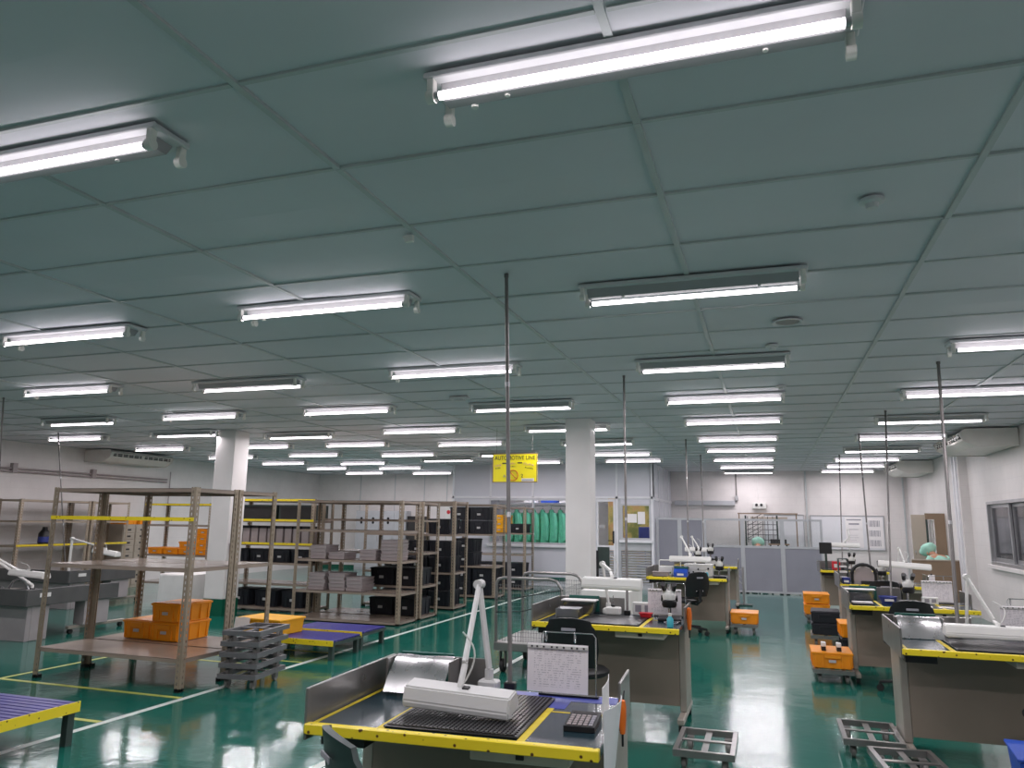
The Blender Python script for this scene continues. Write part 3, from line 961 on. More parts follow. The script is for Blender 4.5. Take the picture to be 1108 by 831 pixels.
make('board', build_board, 'printed sheet on a wire stand beside the calculator', on('A', .80, .71, .122), .035, 'printed sheets on wire stands')
make('board', None, 'printed sheet on a wire stand behind the microscope and red tray', on('B', .905, .70, .122), 0, 'printed sheets on wire stands')
make('board', None, 'printed sheet on a wire stand behind the long hooded lamp by the flat dollies', on('R', .86, .74, .122), -.02, 'printed sheets on wire stands')
make('board', None, 'printed sheet on a wire stand behind the chair with the slotted back', on('RB', .85, .55, .122), -.02, 'printed sheets on wire stands')

# calculator
t = thing('calculator', 'dark calculator with pale keys at the corner of the front workbench', 'calculator', on('A', .93, .2), .075)
g = G(); g.prism([(0, .0015), (.19, .0015), (.19, .03), (0, .02)], 'x', 0, .115); obj('case', g, M['black'], t)
g = G(); g.prism([(.15, .0275), (.18, .0295), (.18, .031), (.15, .029)], 'x', .012, .103); obj('display', g, M['grille_dark'], t)
for r_ in range(5):
    for c_ in range(5):
        g = G(); x, y = .01 + c_ * .02, .012 + r_ * .026
        z = .0205 + y * .0526
        g.box(x, x + .015, y, y + .018, z, z + .004, bev=.001); obj('key', g, M['box_grey'] if c_ < 4 else M['ink_grey'], t)

# stereo microscopes
def build_scope(label):
    t = thing('microscope', label, 'microscope')
    g = G(); g.box(-.09, .09, -.1, .12, .0015, .022, bev=.006); obj('base_plate', g, M['black'], t)
    g = G(); g.cyl((0, .08, .022), (0, .08, .27), .013, 12); obj('pillar', g, M['chrome'], t, True)
    g = G(); g.box(-.03, .03, .02, .1, .13, .19, bev=.01); fb = obj('focus_block', g, M['black'], t)
    for x in (-1, 1):
        g = G(); g.cyl((x * .03, .06, .16), (x * .065, .06, .16), .024, 14); obj('focus_knob', g, M['black'], fb, True)
    g = G(); g.lathe([(.001, .1), (.05, .1), (.058, .12), (.056, .15), (.045, .16), (.001, .16)], (0, -.01, 0), 18); obj('objective_ring', g, M['black'], t, True)
    g = G(); g.lathe([(.001, .155), (.046, .155), (.052, .18), (.05, .205), (.035, .225), (.001, .225)], (0, -.01, 0), 18); hd = obj('optical_head', g, M['lamp_white'], t, True)
    for x in (-1, 1):
        g = G(); g.tube([(x * .024, -.0, .2), (x * .036, -.035, .235)], [.024, .021], 12); tb = obj('eyepiece_tube', g, M['lamp_white'], hd, True)
        g = G(); g.tube([(x * .036, -.035, .235), (x * .042, -.075, .272), (x * .042, -.085, .281)], [.019, .02, .022], 12); obj('eyepiece', g, M['black'], hd, True)
    return t
SG = 'stereo microscopes on the benches'
make('scope', build_scope, 'stereo microscope in front of a printed sheet beside the red tray', on('B', .965, .52), .1, SG)
make('scope', None, 'stereo microscope behind the black chair with the slotted back', on('RB', .585, .5), 0, SG)
make('scope', None, 'stereo microscope at the end of the blue bin workbench', on('C', .98, .35), .1, SG)
make('scope', None, 'stereo microscope rising above the white control box on the half hidden workbench', on('D', .62, .35, .1), .1, SG)
make('scope', None, 'stereo microscope beside the black arched stand', on('RC', .56, .5), 0, SG)
make('scope', None, 'stereo microscope on the last workbench under the small lamp', on('RD', .52, .3, .0), 0, SG)
make('scope', None, 'stereo microscope lower down on the half hidden workbench, beside the raised one', on('D', .40, .3, .03), .2, SG)
g = G(); g.box(-.1, .1, -.1, .1, .0015, .1, bev=.01); tag(obj('scope_riser', g, M['lamp_grey'], loc=on('D', .62, .38)), 'pale riser block under the raised microscope', 'riser block')

# red tray, twin switch box, spray bottle, dispenser, tape stapler
t = thing('parts_tray', 'small red tray in front of the twin switch box', 'tray', on('B', .72, .55))
g = G(); g.box(0, .1, 0, .07, .0015, .035, bev=.006, taper=(.012, .01)); obj('tray_body', g, M['red'], t)
g = G(); g.box(-.004, .104, -.004, .074, .035, .041, bev=.002); obj('tray_rim', g, M['red'], t)
t = thing('switch_box', 'white box with two dark square windows behind the red tray', 'box', on('B', .64, .72))
g = G(); g.box(0, .17, 0, .05, .0015, .105, bev=.005); obj('case', g, M['lamp_white'], t)
for x in (.022, .1):
    g = G(); g.box(x, x + .05, -.003, .001, .03, .085); obj('dark_window', g, M['ink_grey'], t)
def build_bottle(label):
    t = thing('spray_bottle', label, 'bottle')
    g = G(); g.lathe([(.001, .0015), (.022, .0015), (.024, .01), (.024, .06), (.01, .078), (.01, .085), (.001, .085)], n=14); obj('body', g, M['cyan'], t, True)
    g = G(); g.lathe([(.011, .08), (.013, .085), (.013, .1), (.001, .102)], n=12); obj('cap', g, M['label'], t, True)
    return t
make('bottle', build_bottle, 'small cyan bottle at the taped front edge near the red tray', on('B', 1.02, .1))
make('bottle', None, 'small cyan bottle on the blue bin workbench', on('C', .82, .12))
t = thing('dispenser', 'small white dispenser with a black knob on the smooth mat', 'dispenser', on('B', .5, .62))
g = G(); g.box(-.06, .06, -.04, .04, .009, .07, bev=.008); obj('case', g, M['lamp_white'], t)
g = G(); g.lathe([(.001, .07), (.014, .07), (.016, .085), (.001, .092)], n=12); obj('knob', g, M['black'], t, True)
g = G(); g.cyl((0, 0, .09), (0, 0, .16), .003, 6); obj('nozzle', g, M['chrome'], t)
t = thing('cable_coil', 'thin dark cable coiled beside the cyan bottle and microscope', 'cable', on('B', 1.0, .3, .006))
g = G(); g.tube([(.05 * math.cos(a) * (1 + .1 * math.sin(3 * a)), .06 * math.sin(a), .002 + .004 * abs(math.sin(2.5 * a))) for a in [q * .35 for q in range(50)]], .003, 5); obj('loop', g, M['ink_grey'], t, True)
g = G(); g.cyl((.04, .05, .003), (.065, .08, .003), .006, 8); obj('plug', g, M['black'], t)

# orange-gripped screwdrivers hung at the bench ends
def build_driver(label):
    t = thing('electric_screwdriver', label, 'tool')
    g = G(); g.lathe([(.001, -.03), (.013, -.03), (.016, 0), (.02, .05), (.02, .1), (.015, .13), (.001, .135)], n=14); obj('grip', g, M['copper'], t, True)
    g = G(); g.cyl((0, 0, -.03), (0, 0, -.09), .006, 8); obj('bit_holder', g, M['black'], t)
    g = G(); g.tube([(0, 0, .13), (.005, .03, .17), (-.004, .06, .13), (-.012, .07, .03)], .0035, 6); obj('cord', g, M['black'], t, True)
    return t
make('driver', build_driver, 'orange-gripped screwdriver hung at the end of the front workbench', on('A', DW + .03, .40, -.02))
make('driver', None, 'orange-gripped screwdriver hung at the end of the red tray workbench', on('B', DW + .035, .42, -.02))
for o_ in (PROTO['driver'],):
    o_.scale = (.75, .75, .75)
# curled clear document sleeves at the end of the front workbench
t = thing('document_sleeve', 'curled translucent white plastic sleeves at the end of the front workbench', 'sleeve', on('A', DW + .016, .0), .055)
g = G(); g.grid(lambda u, v: (.004 + .035 * math.sin(u * 2.4) * (.4 + .6 * v), .0 + .27 * u * (.45 + .55 * v), -.16 + .285 * v), 12, 6, .002); obj('outer_sheet', g, M['lamp_lens'], t, True)
g = G(); g.grid(lambda u, v: (.0 + .008 * math.sin(u * 3.0), .0 + .14 * u, .06 + .14 * v + .02 * u), 8, 6, .002); obj('inner_sheet', g, M['paper'], t, True)

# things on the other benches
t = thing('parts_bin', 'blue open-front parts bin on the bench before the cubicle screens', 'bin', on('C', .36, .12))
g = G(); g.prism([(0, .0015), (.2, .0015), (.2, .11), (.09, .11), (0, .06)], 'x', 0, .19); obj('bin_body', g, M['blue'], t)
g = G(); g.box(-.004, .194, .1, .2, .11, .135, bev=.004); obj('bin_lid', g, M['green_mat'], t)
g = G(); g.box(.05, .14, -.003, 0, .02, .05); obj('label_card', g, M['label'], t)
t = thing('reel_box', 'white box with a green stripe beside the blue bin', 'box', on('C', .12, .35))
g = G(); g.box(0, .2, 0, .16, .0015, .13, bev=.006); obj('case', g, M['lamp_white'], t)
g = G(); g.box(.03, .18, -.002, .0, .03, .055); obj('green_stripe', g, plain('green_stripe', (96, 130, 60), .5), t)
g = G(); g.tube([(.0, .08, .13), (.0, .08, .2), (.015, .08, .215), (.29, .08, .215), (.31, .08, .2), (.31, .08, .0015)], .008, 8); obj('handle_frame', g, M['lamp_white'], t, True)
t = thing('control_box', 'white control box with dark knobs and sockets before the cubicle screens', 'control box', on('C', .48, .42))
g = G(); g.box(0, .4, 0, .2, .0015, .17, bev=.005); cbx = obj('case', g, M['lamp_white'], t)
for q, (x, z, r_) in enumerate(((.05, .115, .022), (.13, .06, .012), (.2, .1, .012), (.28, .05, .014), (.34, .11, .014))):
    g = G(); g.cyl((x, 0, z), (x, -.012, z), r_, 12); obj('knob', g, M['black'], t, True)
g = G(); g.box(.02, .08, -.003, .0, .025, .06); obj('socket_panel', g, M['grille_dark'], t)
g = G(); g.box(.16, .24, -.003, .0, .025, .045); obj('label_strip', g, M['ink_grey'], t)
t = thing('parts_tray', 'low grey tray beside the white box with a green stripe', 'tray', on('C', .06, .1))
g = G(); g.box(0, .24, 0, .12, .0015, .06, bev=.005, taper=(.01, .01)); obj('tray_body', g, M['box_grey'], t)
g = G(); g.box(-.004, .244, -.004, .124, .06, .066); obj('tray_rim', g, M['box_grey'], t)
# RB
t = thing('notepad', 'white notepad on a black clipboard at the bench edge beside the clear box', 'notepad', on('RB', .03, .12), .04)
g = G(); g.box(0, .2, 0, .12, .0015, .012, bev=.002); obj('clipboard', g, M['black'], t)
g = G(); g.box(.01, .19, .02, .115, .012, .026); obj('paper_pad', g, M['paper'], t)
t = thing('parts_bin', 'dark blue oval tray beside the black chair with the slotted back', 'bin', on('RB', .29, .3))
g = G(); g.lathe([(.001, .0015), (.06, .0015), (.085, .07), (.08, .072), (.057, .006), (.001, .006)], (.09, .06, 0), 20); obj('bowl', g, M['blue_dark'], t, True)
g = G(); g.box(.05, .13, -.027, -.022, .03, .05); obj('label_card', g, M['label'], t)
t = thing('socket_strip', 'white twin socket box between microscope and printed sheet', 'box', on('RB', .695, .44))
g = G(); g.box(0, .14, 0, .06, .0015, .07, bev=.005); obj('case', g, M['lamp_white'], t)
for x in (.02, .08):
    g = G(); g.box(x, x + .04, -.003, .0, .02, .055); obj('outlet', g, M['ink_grey'], t)
t = thing('paper_cup', 'white roll standing on top behind the printed sheet on the windowed side', 'roll', on('RB', .83, .66, .0))
g = G(); g.lathe([(.001, .0015), (.03, .0015), (.03, .27), (.001, .27)], n=14); obj('roll', g, M['paper'], t, True)
g = G(); g.cyl((0, 0, .27), (0, 0, .285), .008, 8); obj('spindle', g, M['black'], t)
for q, (x, y) in enumerate(((.6, .12), (.78, .1))):
    g = G(); g.box(0, .13, 0, .09, .0015, .006)
    g.box(.02, .11, .02, .07, .006, .012)
    tag(obj('paper_slip', g, M['paper'], loc=on('RB', x, y)), ('white paper slips on the bench edge beside the slotted chair back' if q == 0 else 'white paper slips on the bench edge below the printed sheet'), 'paper')
# RC
t = thing('arched_stand', 'black arched stand framing a grey panel on the bench under the long lamp', 'stand', on('RC', .16, .14))
g = G()
pts = [(0, 0, .0015), (0, 0, .12)] + [(.14 - .14 * math.cos(a), 0, .14 + .11 * math.sin(a)) for a in [q * PI / 10 for q in range(11)]] + [(.28, 0, .12), (.28, 0, .0015)]
g.tube(pts, [.016] * 2 + [.022] * 11 + [.016] * 2, 8); obj('arch', g, M['black'], t, True)
g = G(); g.prism([(.02, .0015), (.26, .0015), (.26, .13), (.22, .2), (.14, .23), (.06, .2), (.02, .13)], 'y', .005, .02); obj('grey_panel', g, M['box_grey'], t)
g = G(); g.box(.1, .24, -.05, .0, .0015, .045, bev=.006); obj('foot_block', g, M['black'], t)
t = thing('monitor', 'small black monitor on a grey stand at the far end of the screens', 'monitor', on('RD', .035, .12))
g = G(); g.box(-.03, .17, -.012, .02, .27, .46, bev=.006); obj('screen', g, M['black'], t)
g = G(); g.box(.05, .09, .0, .025, .012, .3, bev=.004); obj('stand_post', g, M['dark_steel'], t)
g = G(); g.box(.0, .14, -.06, .08, .0015, .014, bev=.004); obj('stand_base', g, M['dark_steel'], t)
t = thing('tray_rack', 'grey rack holding white trays beside the black arched stand', 'rack', on('RC', .02, .42))
for x in (0, .11):
    g = G(); g.box(x, x + .01, 0, .16, .0015, .3); obj('side_frame', g, M['dark_steel'], t)
for z in (.05, .12, .19, .26):
    g = G(); g.box(.012, .108, .0, .16, z, z + .02, bev=.003); obj('tray', g, M['label'], t)
g = G(); g.box(0, .12, .0, .16, .3, .31); obj('rack_top', g, M['dark_steel'], t)
t = thing('parts_bin', 'small blue box below the white trays of the grey rack', 'bin', on('RC', .03, .08))
g = G(); g.box(0, .1, 0, .1, .0015, .08, bev=.005, taper=(.01, .01)); obj('bin_body', g, M['blue_dark'], t)
g = G(); g.box(.02, .08, -.002, .012, .02, .045); obj('label_card', g, M['label'], t)
t = thing('notice_box', 'red and white box near the small lamp on the last bench', 'box', on('RD', .2, .2))
g = G(); g.box(0, .13, 0, .1, .0015, .14, bev=.004); obj('case', g, M['red'], t)
g = G(); g.box(.03, .1, -.002, .0, .04, .1); obj('white_face', g, M['label'], t)
g = G(); g.box(0, .2, 0, .012, .0015, .22, bev=.002); tag(obj('backing_board', g, M['paper'], loc=on('RC', .68, .62)), 'white board standing upright under the long hooded lamp', 'board')
g = G(); g.box(0, .2, 0, .1, .0015, .02, bev=.004); tag(obj('stapler_tray', g, M['black'], loc=on('RC', .66, .12)), 'flat black tray on the bench edge under the long lamp', 'tray')
# ------------------------------------------------------------------ slotted-angle racks
POSTS = {}
def rack(label, x0, x1, y0, y1, h, levels, yellow=(), deck='rack_deck', group='slotted steel racks', side=()):
    t = thing('storage_rack', label, 'shelf unit', (x0, y0, 0), 0, group)
    w, d = x1 - x0, y1 - y0
    L = .055
    for x, sx in ((0, 1), (w, -1)):
        for y, sy in ((0, 1), (d, -1)):
            key = (sx, sy, h)
            if key not in POSTS:
                g = G()
                a = .004
                g.prism([(0, 0), (sx * L, 0), (sx * L, sy * a), (sx * a, sy * a), (sx * a, sy * L), (0, sy * L)], 'z', .006, h)
                p = obj('post', g, M['rack_post'], t, loc=(x, y, 0)); POSTS[key] = p
            else:
                p = POSTS[key].copy(); C.objects.link(p); p.parent = t; p.location = (x, y, 0)
            g = G(); g.box(min(0, sx * L), max(0, sx * L), min(0, sy * L), max(0, sy * L), 0, .03); obj('post_foot', g, M['rubber'], p)
    for z in levels:
        g = G()
        g.box(.007, w - .007, .007, d - .007, z - .003, z)
        g.box(.007, w - .007, .007, .010, z - .035, z); g.box(.007, w - .007, d - .010, d - .007, z - .035, z)
        g.box(.007, .010, .007, d - .007, z - .035, z); g.box(w - .010, w - .007, .007, d - .007, z - .035, z)
        g.box(w * .5 - .02, w * .5 + .02, .012, d - .012, z - .03, z - .003)
        obj('shelf', g, M[deck], t)
    for z in yellow:
        g = G(); g.box(.0, w, -.006, -.001, z - .016, z + .018); obj('edge_strip', g, M['tape'], t)
    for z in side:
        g = G(); g.box(w + .001, w + .006, 0, d, z - .016, z + .018); obj('edge_strip', g, M['yellow_strip'], t)
    return t
rack('front slotted rack with a yellow strip across it and empty shelves', -6.585, -4.89, 5.6, 6.185, 1.765, (.275, 1.045, 1.755), (1.475,))
rack('slotted rack standing back to back behind the front one, carrying three orange crates', -6.585, -4.89, 6.2, 6.8, 1.765, (.275, 1.045, 1.755))
rack('slotted rack with stacks of grey trays, by the blue platforms', -6.85, -5.06, 10.06, 10.68, 1.775, (.05, .445, .90, 1.335, 1.77))
rack('slotted rack behind the grey tray stacks, with black crates low down', -6.85, -5.06, 10.76, 11.4, 1.775, (.05, .5, 1.0, 1.5, 1.77))
rack('slotted rack full of black crates, next in line past the grey trays', -6.85, -5.1, 12.14, 12.74, 1.825, (.06, .62, 1.26, 1.82))
rack('slotted rack with paired black crates near the office window', -6.85, -5.1, 14.2, 14.8, 1.825, (.06, .62, 1.24, 1.82))
rack('slotted rack with amber trays, closest to the gowns window', -6.85, -5.1, 16.16, 16.8, 1.805, (.06, .78, 1.24, 1.8))
rack('slotted rack with yellow edge strips and black crates behind the white column', -8.7, -7.0, 10.75, 11.35, 1.81, (.07, .45, .78, 1.08, 1.46, 1.8), (1.08, 1.46, 1.79))
rack('slotted rack with stepped orange trays between the drawer cabinets and the column', -11.3, -9.75, 11.6, 12.2, 1.75, (.3, .80, 1.35, 1.74), (1.72,))
# taupe racks against the far side wall
def wrack(label, y0, y1):
    return rack(label, -13.3, -12.75, y0, y1, 1.78, (.25, .95, 1.39, 1.77), (), 'rack', 'racks along the side wall', (.945,))
wrack('taupe rack against the side wall, its end showing first', 10.2, 11.7)
wrack('taupe rack against the side wall beside the drawer cabinets', 11.75, 12.68)

# plan-drawer cabinets
def build_cab(label):
    t = thing('drawer_cabinet', label, 'cabinet')
    g = G(); g.box(-.5, 0, 0, .33, .0, 1.32, bev=.004); obj('cabinet_body', g, M['plan_chest'], t)
    n = 9
    for q in range(n):
        z = .06 + (1.22 / n) * q
        g = G(); g.box(0.0, .012, .012, .318, z, z + 1.22 / n - .014, bev=.003); d = obj('drawer', g, M['plan_chest'], t)
        g = G(); g.box(.012, .016, .12, .21, z + .045, z + .08); obj('cup_handle', g, M['grille_dark'], d)
    return t
for q, lab in enumerate(('taupe drawer cabinet beside the end of the side-wall rack', 'taupe drawer cabinet beyond the first one, closer to the stepped orange trays')):
    make('cab', build_cab, lab, (-12.95, 12.75 + .34 * q, 0), 0, 'drawer cabinets in a row')

# ------------------------------------------------------------------ crates
def crate_builder(name, mat, w, d, h, cat='crate', lidded=True, lab=True):
    def b(label):
        t = thing(name, label, cat)
        g = G(); g.box(0, w, 0, d, .0015, h - .02, bev=.004, taper=(.012, .012))
        for q in range(1, 5):
            x = w * (.08 if q == 1 else .26 if q == 2 else .74 if q == 3 else .92)
            g.box(x - .006, x + .006, -.004, d + .004, .015, h - .025)
            y = d * (.1 if q == 1 else .35 if q == 2 else .65 if q == 3 else .9)
            g.box(-.004, w + .004, y - .006, y + .006, .015, h - .025)
        obj('shell', g, M[mat], t)
        g = G(); g.box(-.008, w + .008, -.008, d + .008, h - .026, h - .008, bev=.003); obj('rim', g, M[mat], t)
        g = G(); g.box(w * .3, w * .7, -.0135, -.006, h * .62, h - .028, bev=.002); obj('handle', g, M[mat], t)
        if lidded:
            g = G(); g.box(.004, w - .004, .004, d - .004, h - .008, h, bev=.003); obj('lid', g, M[mat], t)
        if lab:
            g = G(); g.box(w * .40, w * .58, -.0105, -.0, h * .38, h * .53); obj('label_card', g, M['crate_card'], t)
        return t
    return b
OC = crate_builder('storage_crate', 'orange', .355, .45, .185)
make('oc', OC, 'orange crate on the floor of the rack, set apart to the side of the pair', (-6.30, 6.335, .277), 0, 'orange crates on the rack')
make('oc', None, 'orange crate under another one on the lowest rack shelf', (-5.925, 6.30, .277), 0, 'orange crates on the rack')
make('oc', None, 'orange crate topmost of the pair on the lowest rack shelf', (-5.915, 6.29, .462), 0, 'orange crates on the rack')
AC_ = crate_builder('storage_crate', 'orange_yellow', .55, .36, .17, lab=False)
BC = crate_builder('storage_crate', 'black_box', .40, .50, .26)
BG = 'black crates on the racks'
def bc(label, x, y, z):
    make('bc', BC if 'bc' not in PROTO else None, label, (x, y, z), 0, BG)
# rack behind the grey trays
for q, (x, z) in enumerate(((-5.95, .052), (-5.53, .052), (-5.95, .502), (-5.53, .502))):
    bc('black crate behind the grey tray stacks, %s' % ('lowest shelf, inner one' if q == 0 else 'lowest shelf, outer one' if q == 1 else 'second shelf, inner one' if q == 2 else 'second shelf, outer one'), x, 10.8, z)
# rack full of crates
W_ = ['inner', 'middle', 'outer']
for li, (z, nm) in enumerate(((.062, 'bottom shelf'), (.622, 'middle shelf'))):
    for st in (0, 1):
        for q in range(3):
            bc('%s black crate of the %s row on the %s of the full rack' % (W_[q], 'upper' if st else 'lower', nm), -6.45 + .43 * q, 12.17, z + st * .262)
bc('single black crate standing alone on the top shelf of the full rack', -5.62, 12.17, 1.262)
# rack with paired crates
for q in range(2):
    bc('%s black crate of the lower pair on the upper shelf facing the office' % ('inner' if q == 0 else 'outer'), -6.1 + .43 * q, 14.24, 1.242)
    bc('%s black crate of the upper pair on the upper shelf facing the office' % ('inner' if q == 0 else 'outer'), -6.1 + .43 * q, 14.24, 1.504)
for st in (0, 1):
    bc('%s black crate of the single stack on the middle shelf by the office' % ('lower' if not st else 'upper'), -5.98, 14.24, .622 + st * .262)
for q in range(3):
    for st in (0, 1):
        bc('%s black crate, %s layer on the bottom shelf of the rack with crate pairs' % (W_[q], 'upper' if st else 'lower'), -6.45 + .43 * q, 14.24, .062 + st * .262)
# rack closest to the window
for q in range(3):
    bc('%s black crate on the bottom shelf below the amber trays' % W_[q], -6.45 + .43 * q, 16.22, .062)
    bc('%s black crate, second layer below the amber trays' % W_[q], -6.45 + .43 * q, 16.22, .324)
AT = crate_builder('storage_crate', 'orange_yellow', .36, .42, .13)
for q in range(3):
    make('at', AT, 'amber tray before the gowns window, %s of three stacked' % ('lowest', 'middle', 'topmost')[q], (-5.93, 16.25, 1.242 + .13 * q), 0, 'amber trays before the gowns window') if q == 0 else make('at', None, 'amber tray before the gowns window, %s of three stacked' % ('lowest', 'middle', 'topmost')[q], (-5.93, 16.25, 1.242 + .13 * q), 0, 'amber trays before the gowns window')
SB = crate_builder('storage_crate', 'black_box', .36, .42, .2)
make('sb', SB, 'low black crate beside the amber trays before the gowns window', (-5.5, 16.25, 1.242), 0, BG)
# rack behind the column
for q in range(3):
    bc('black crate %s behind the white column, lowest shelf' % ('beside the post', 'in the middle', 'closest to the grey tray rack')[q], -8.6 + .52 * q, 10.815, .072)
for q in range(4):
    make('sb', None, 'low black crate %s on the third shelf behind the column' % ('beside the post', 'second from the post', 'third from the post', 'closest to the grey tray rack')[q], (-8.62 + .4 * q, 10.8, .782), 0, BG)
def build_binder(label):
    t = thing('box_file', label, 'file box')
    g = G(); g.box(0, .13, 0, .3, .0015, .27, bev=.003); obj('case', g, M['box_grey'], t)
    g = G(); g.box(-.001, .131, -.001, .3, .24, .285, bev=.003); obj('cap', g, M['black'], t)
    return t
for q in range(9):
    make('binder', build_binder, 'grey box file with black cap behind the column, %s from the post' % ORD[q], (-8.6 + .165 * q, 10.85, 1.082), 0, 'grey box files')
def build_glassbox(label):
    t = thing('storage_case', label, 'case')
    g = G(); g.box(0, .7, 0, .4, .0015, .25, bev=.004); obj('case_body', g, M['dark_steel'], t)
    g = G(); g.box(.04, .66, -.002, .002, .03, .22); obj('front_panel', g, M['grille_dark'], t)
    return t
make('gcase', build_glassbox, 'dark grey case on the upper shelf behind the column, nearer the column', (-8.5, 10.85, 1.462), 0, 'dark cases')
make('gcase', None, 'dark grey case on the upper shelf behind the column, nearer the grey tray rack', (-7.75, 10.85, 1.462), 0, 'dark cases')
# grey tray stacks
def build_gtray(label):
    t = thing('component_tray', label, 'tray')
    g = G(); g.box(0, .27, 0, .36, .0015, .042, bev=.002, taper=(.006, .006)); obj('tray_body', g, M['box_grey'], t)
    g = G(); g.box(-.006, .276, -.006, .366, .042, .05, bev=.002); obj('tray_rim', g, M['box_grey'], t)
    return t
stacks = [(-6.62, .902, 4, 'first stack, upper tray shelf'), (-6.30, .902, 2, 'second stack, upper tray shelf'), (-5.78, .902, 3, 'third stack, upper tray shelf'), (-5.42, .902, 6, 'tall end stack, upper tray shelf'),
          (-6.62, .447, 5, 'first stack, lower tray shelf'), (-6.28, .447, 5, 'second stack, lower tray shelf'), (-5.98, .447, 4, 'third stack, lower tray shelf')]
for x, z, n_, nm in stacks:
    for q in range(n_):
        make('gtray', build_gtray, 'grey component tray, %s up in the %s' % (ORD[q], nm), (x + rnd.uniform(-.008, .008), 10.13 + rnd.uniform(-.01, .01), z + .05 * q), 0, 'grey component trays')
# stepped orange trays on the back rack
OT = crate_builder('storage_crate', 'orange', .34, .42, .12)
for q, (x, z) in enumerate(((-11.2, .802), (-10.84, .802), (-10.48, .802), (-10.48, .922), (-10.12, .802), (-10.12, .922), (-10.12, 1.042), (-10.12, 1.162))):
    lab = 'orange tray of the stepped rows, %s' % ('first low one', 'second low one', 'third column lower', 'third column upper', 'tall column lowest', 'tall column second', 'tall column third', 'tall column topmost')[q]
    make('ot', OT, lab, (x, 11.66, z), 0, 'stepped orange trays')
make('ot', None, 'orange tray lying on top of the drawer cabinets', (-13.4, 13.55, 1.32), -PI / 2, 'stepped orange trays')
make('ot', None, 'orange tray on top of the drawer cabinets next to another one', (-13.4, 13.15, 1.32), -PI / 2, 'stepped orange trays')
t = thing('white_cabinet', 'plain white low cabinet on the floor before the stepped orange trays', 'cabinet', (-9.5, 10.2, 0))
g = G(); g.box(0, .64, 0, .95, .05, .575, bev=.006); obj('cabinet_body', g, M['label'], t)
g = G(); g.box(.01, .63, -.012, 0, .07, .56, bev=.003); dd = obj('door', g, M['label'], t)
g = G(); g.box(.57, .59, -.03, -.012, .3, .42, bev=.003); obj('handle', g, M['label'], dd)
g = G(); g.box(.03, .61, .03, .9, 0, .05); obj('plinth', g, M['black'], t)
# control panels seen past the racks on the back wall
def build_panel(label):
    t = thing('electrical_cabinet', label, 'cabinet')
    g = G(); g.box(0, .8, 0, .3, .0, 1.75, bev=.005); obj('cabinet_body', g, M['part_frame'], t)
    for x in (0.01, .405):
        g = G(); g.box(x, x + .385, -.015, 0, .06, 1.72, bev=.003); d = obj('door', g, M['part_frame'], t)
        for z in (1.4, 1.52):
            g = G(); g.cyl((x + .19, -.015, z), (x + .19, -.025, z), .04, 14); obj('gauge', g, M['black'], d, True)
        g = G(); g.box(x + .33, x + .35, -.03, -.015, .85, 1.0, bev=.003); obj('handle', g, M['alu'], d)
    return t
make('epanel', build_panel, 'pale double-door electrical cabinet at the back wall, past the grey tray rack', (-11.9, 20.55, 0))
make('epanel', None, 'pale double-door electrical cabinet second from the rear corner', (-11.0, 20.55, 0))
t = thing('server_rack', 'tall dark cabinet next to the pale electrical cabinets', 'cabinet', (-10.1, 20.4, 0))
g = G(); g.box(0, .5, 0, .45, 0, 1.6, bev=.005); obj('cabinet_body', g, M['black'], t)
g = G(); g.box(.03, .47, -.012, 0, .05, 1.5, bev=.003); obj('door', g, M['grille_dark'], t)
# red hose point sign and notice at the office corner
t = thing('fire_sign', 'small red fire sign above the poster at the office corner', 'sign', (-7.9, YB - .012, 2.06))
g = G(); g.box(0, .2, -.006, 0, 0, .2); obj('plate', g, M['red'], t)
g = G(); g.box(.05, .15, -.008, -.006, .05, .15); obj('pictogram', g, M['label'], t)
t = thing('fire_poster', 'narrow white poster with a red emblem beside the single black crate', 'poster', (-7.72, PY - .024, 1.25))
g = G(); g.box(0, .17, 0, .006, 0, .6); obj('sheet', g, M['label'], t)
g = G(); g.lathe([(.001, 0), (.05, 0), (.05, .003), (.001, .003)], n=16, M=Matrix.Translation((.085, 0, .45)) @ Matrix.Rotation(PI / 2, 4, 'X')); obj('red_emblem', g, M['red'], t)
g = G(); g.box(.04, .13, -.003, 0, .14, .24); obj('picture_block', g, M['ink_red'], t)

# ------------------------------------------------------------------ castor dollies
def dolly_builder(mat):
    def b(label):
        t = thing('castor_dolly', label, 'dolly')
        w, d, z0, z1 = .37, .56, .09, .13
        g = G()
        g.box(0, w, 0, .03, z0, z1); g.box(0, w, d - .03, d, z0, z1); g.box(0, .03, .03, d - .03, z0, z1); g.box(w - .03, w, .03, d - .03, z0, z1)
        g.box(.03, w - .03, d / 2 - .02, d / 2 + .02, z1 - .012, z1 - .003)
        g.box(w / 2 - .02, w / 2 + .02, .03, d - .03, z1 - .018, z1 - .012)
        obj('frame', g, M[mat], t)
        for x in (.062, w - .062):
            for y, yo in ((.06, .02), (d - .06, -.02)):
                ya, yb = y + yo * 1.1 - .027, y + yo * 1.1 + .027
                g = G(); g.box(x - .024, x + .024, y - .028, y + .028, z0 - .008, z0 - .0005); g.box(x - .02, x - .015, ya, yb, .03, z0 - .008); g.box(x + .015, x + .02, ya, yb, .03, z0 - .008)
                c = obj('castor_fork', g, M['zinc'], t)
                g = G(); g.cyl((x - .013, y + yo, .038), (x + .013, y + yo, .038), .037, 18); obj('wheel', g, M['castor'], c, True)
        return t
    return b
for q in range(5):
    make('gdolly', dolly_builder('dolly_grey'), 'grey steel castor dolly, %s from the floor in the stack of five' % ORD[q], (-4.70 + rnd.uniform(-.004, .004) + .004 * q, 5.84 + rnd.uniform(-.004, .004), .093 * q), .14 + rnd.uniform(-.01, .01), 'stacked grey dollies')
DG = 'open flat castor dollies'
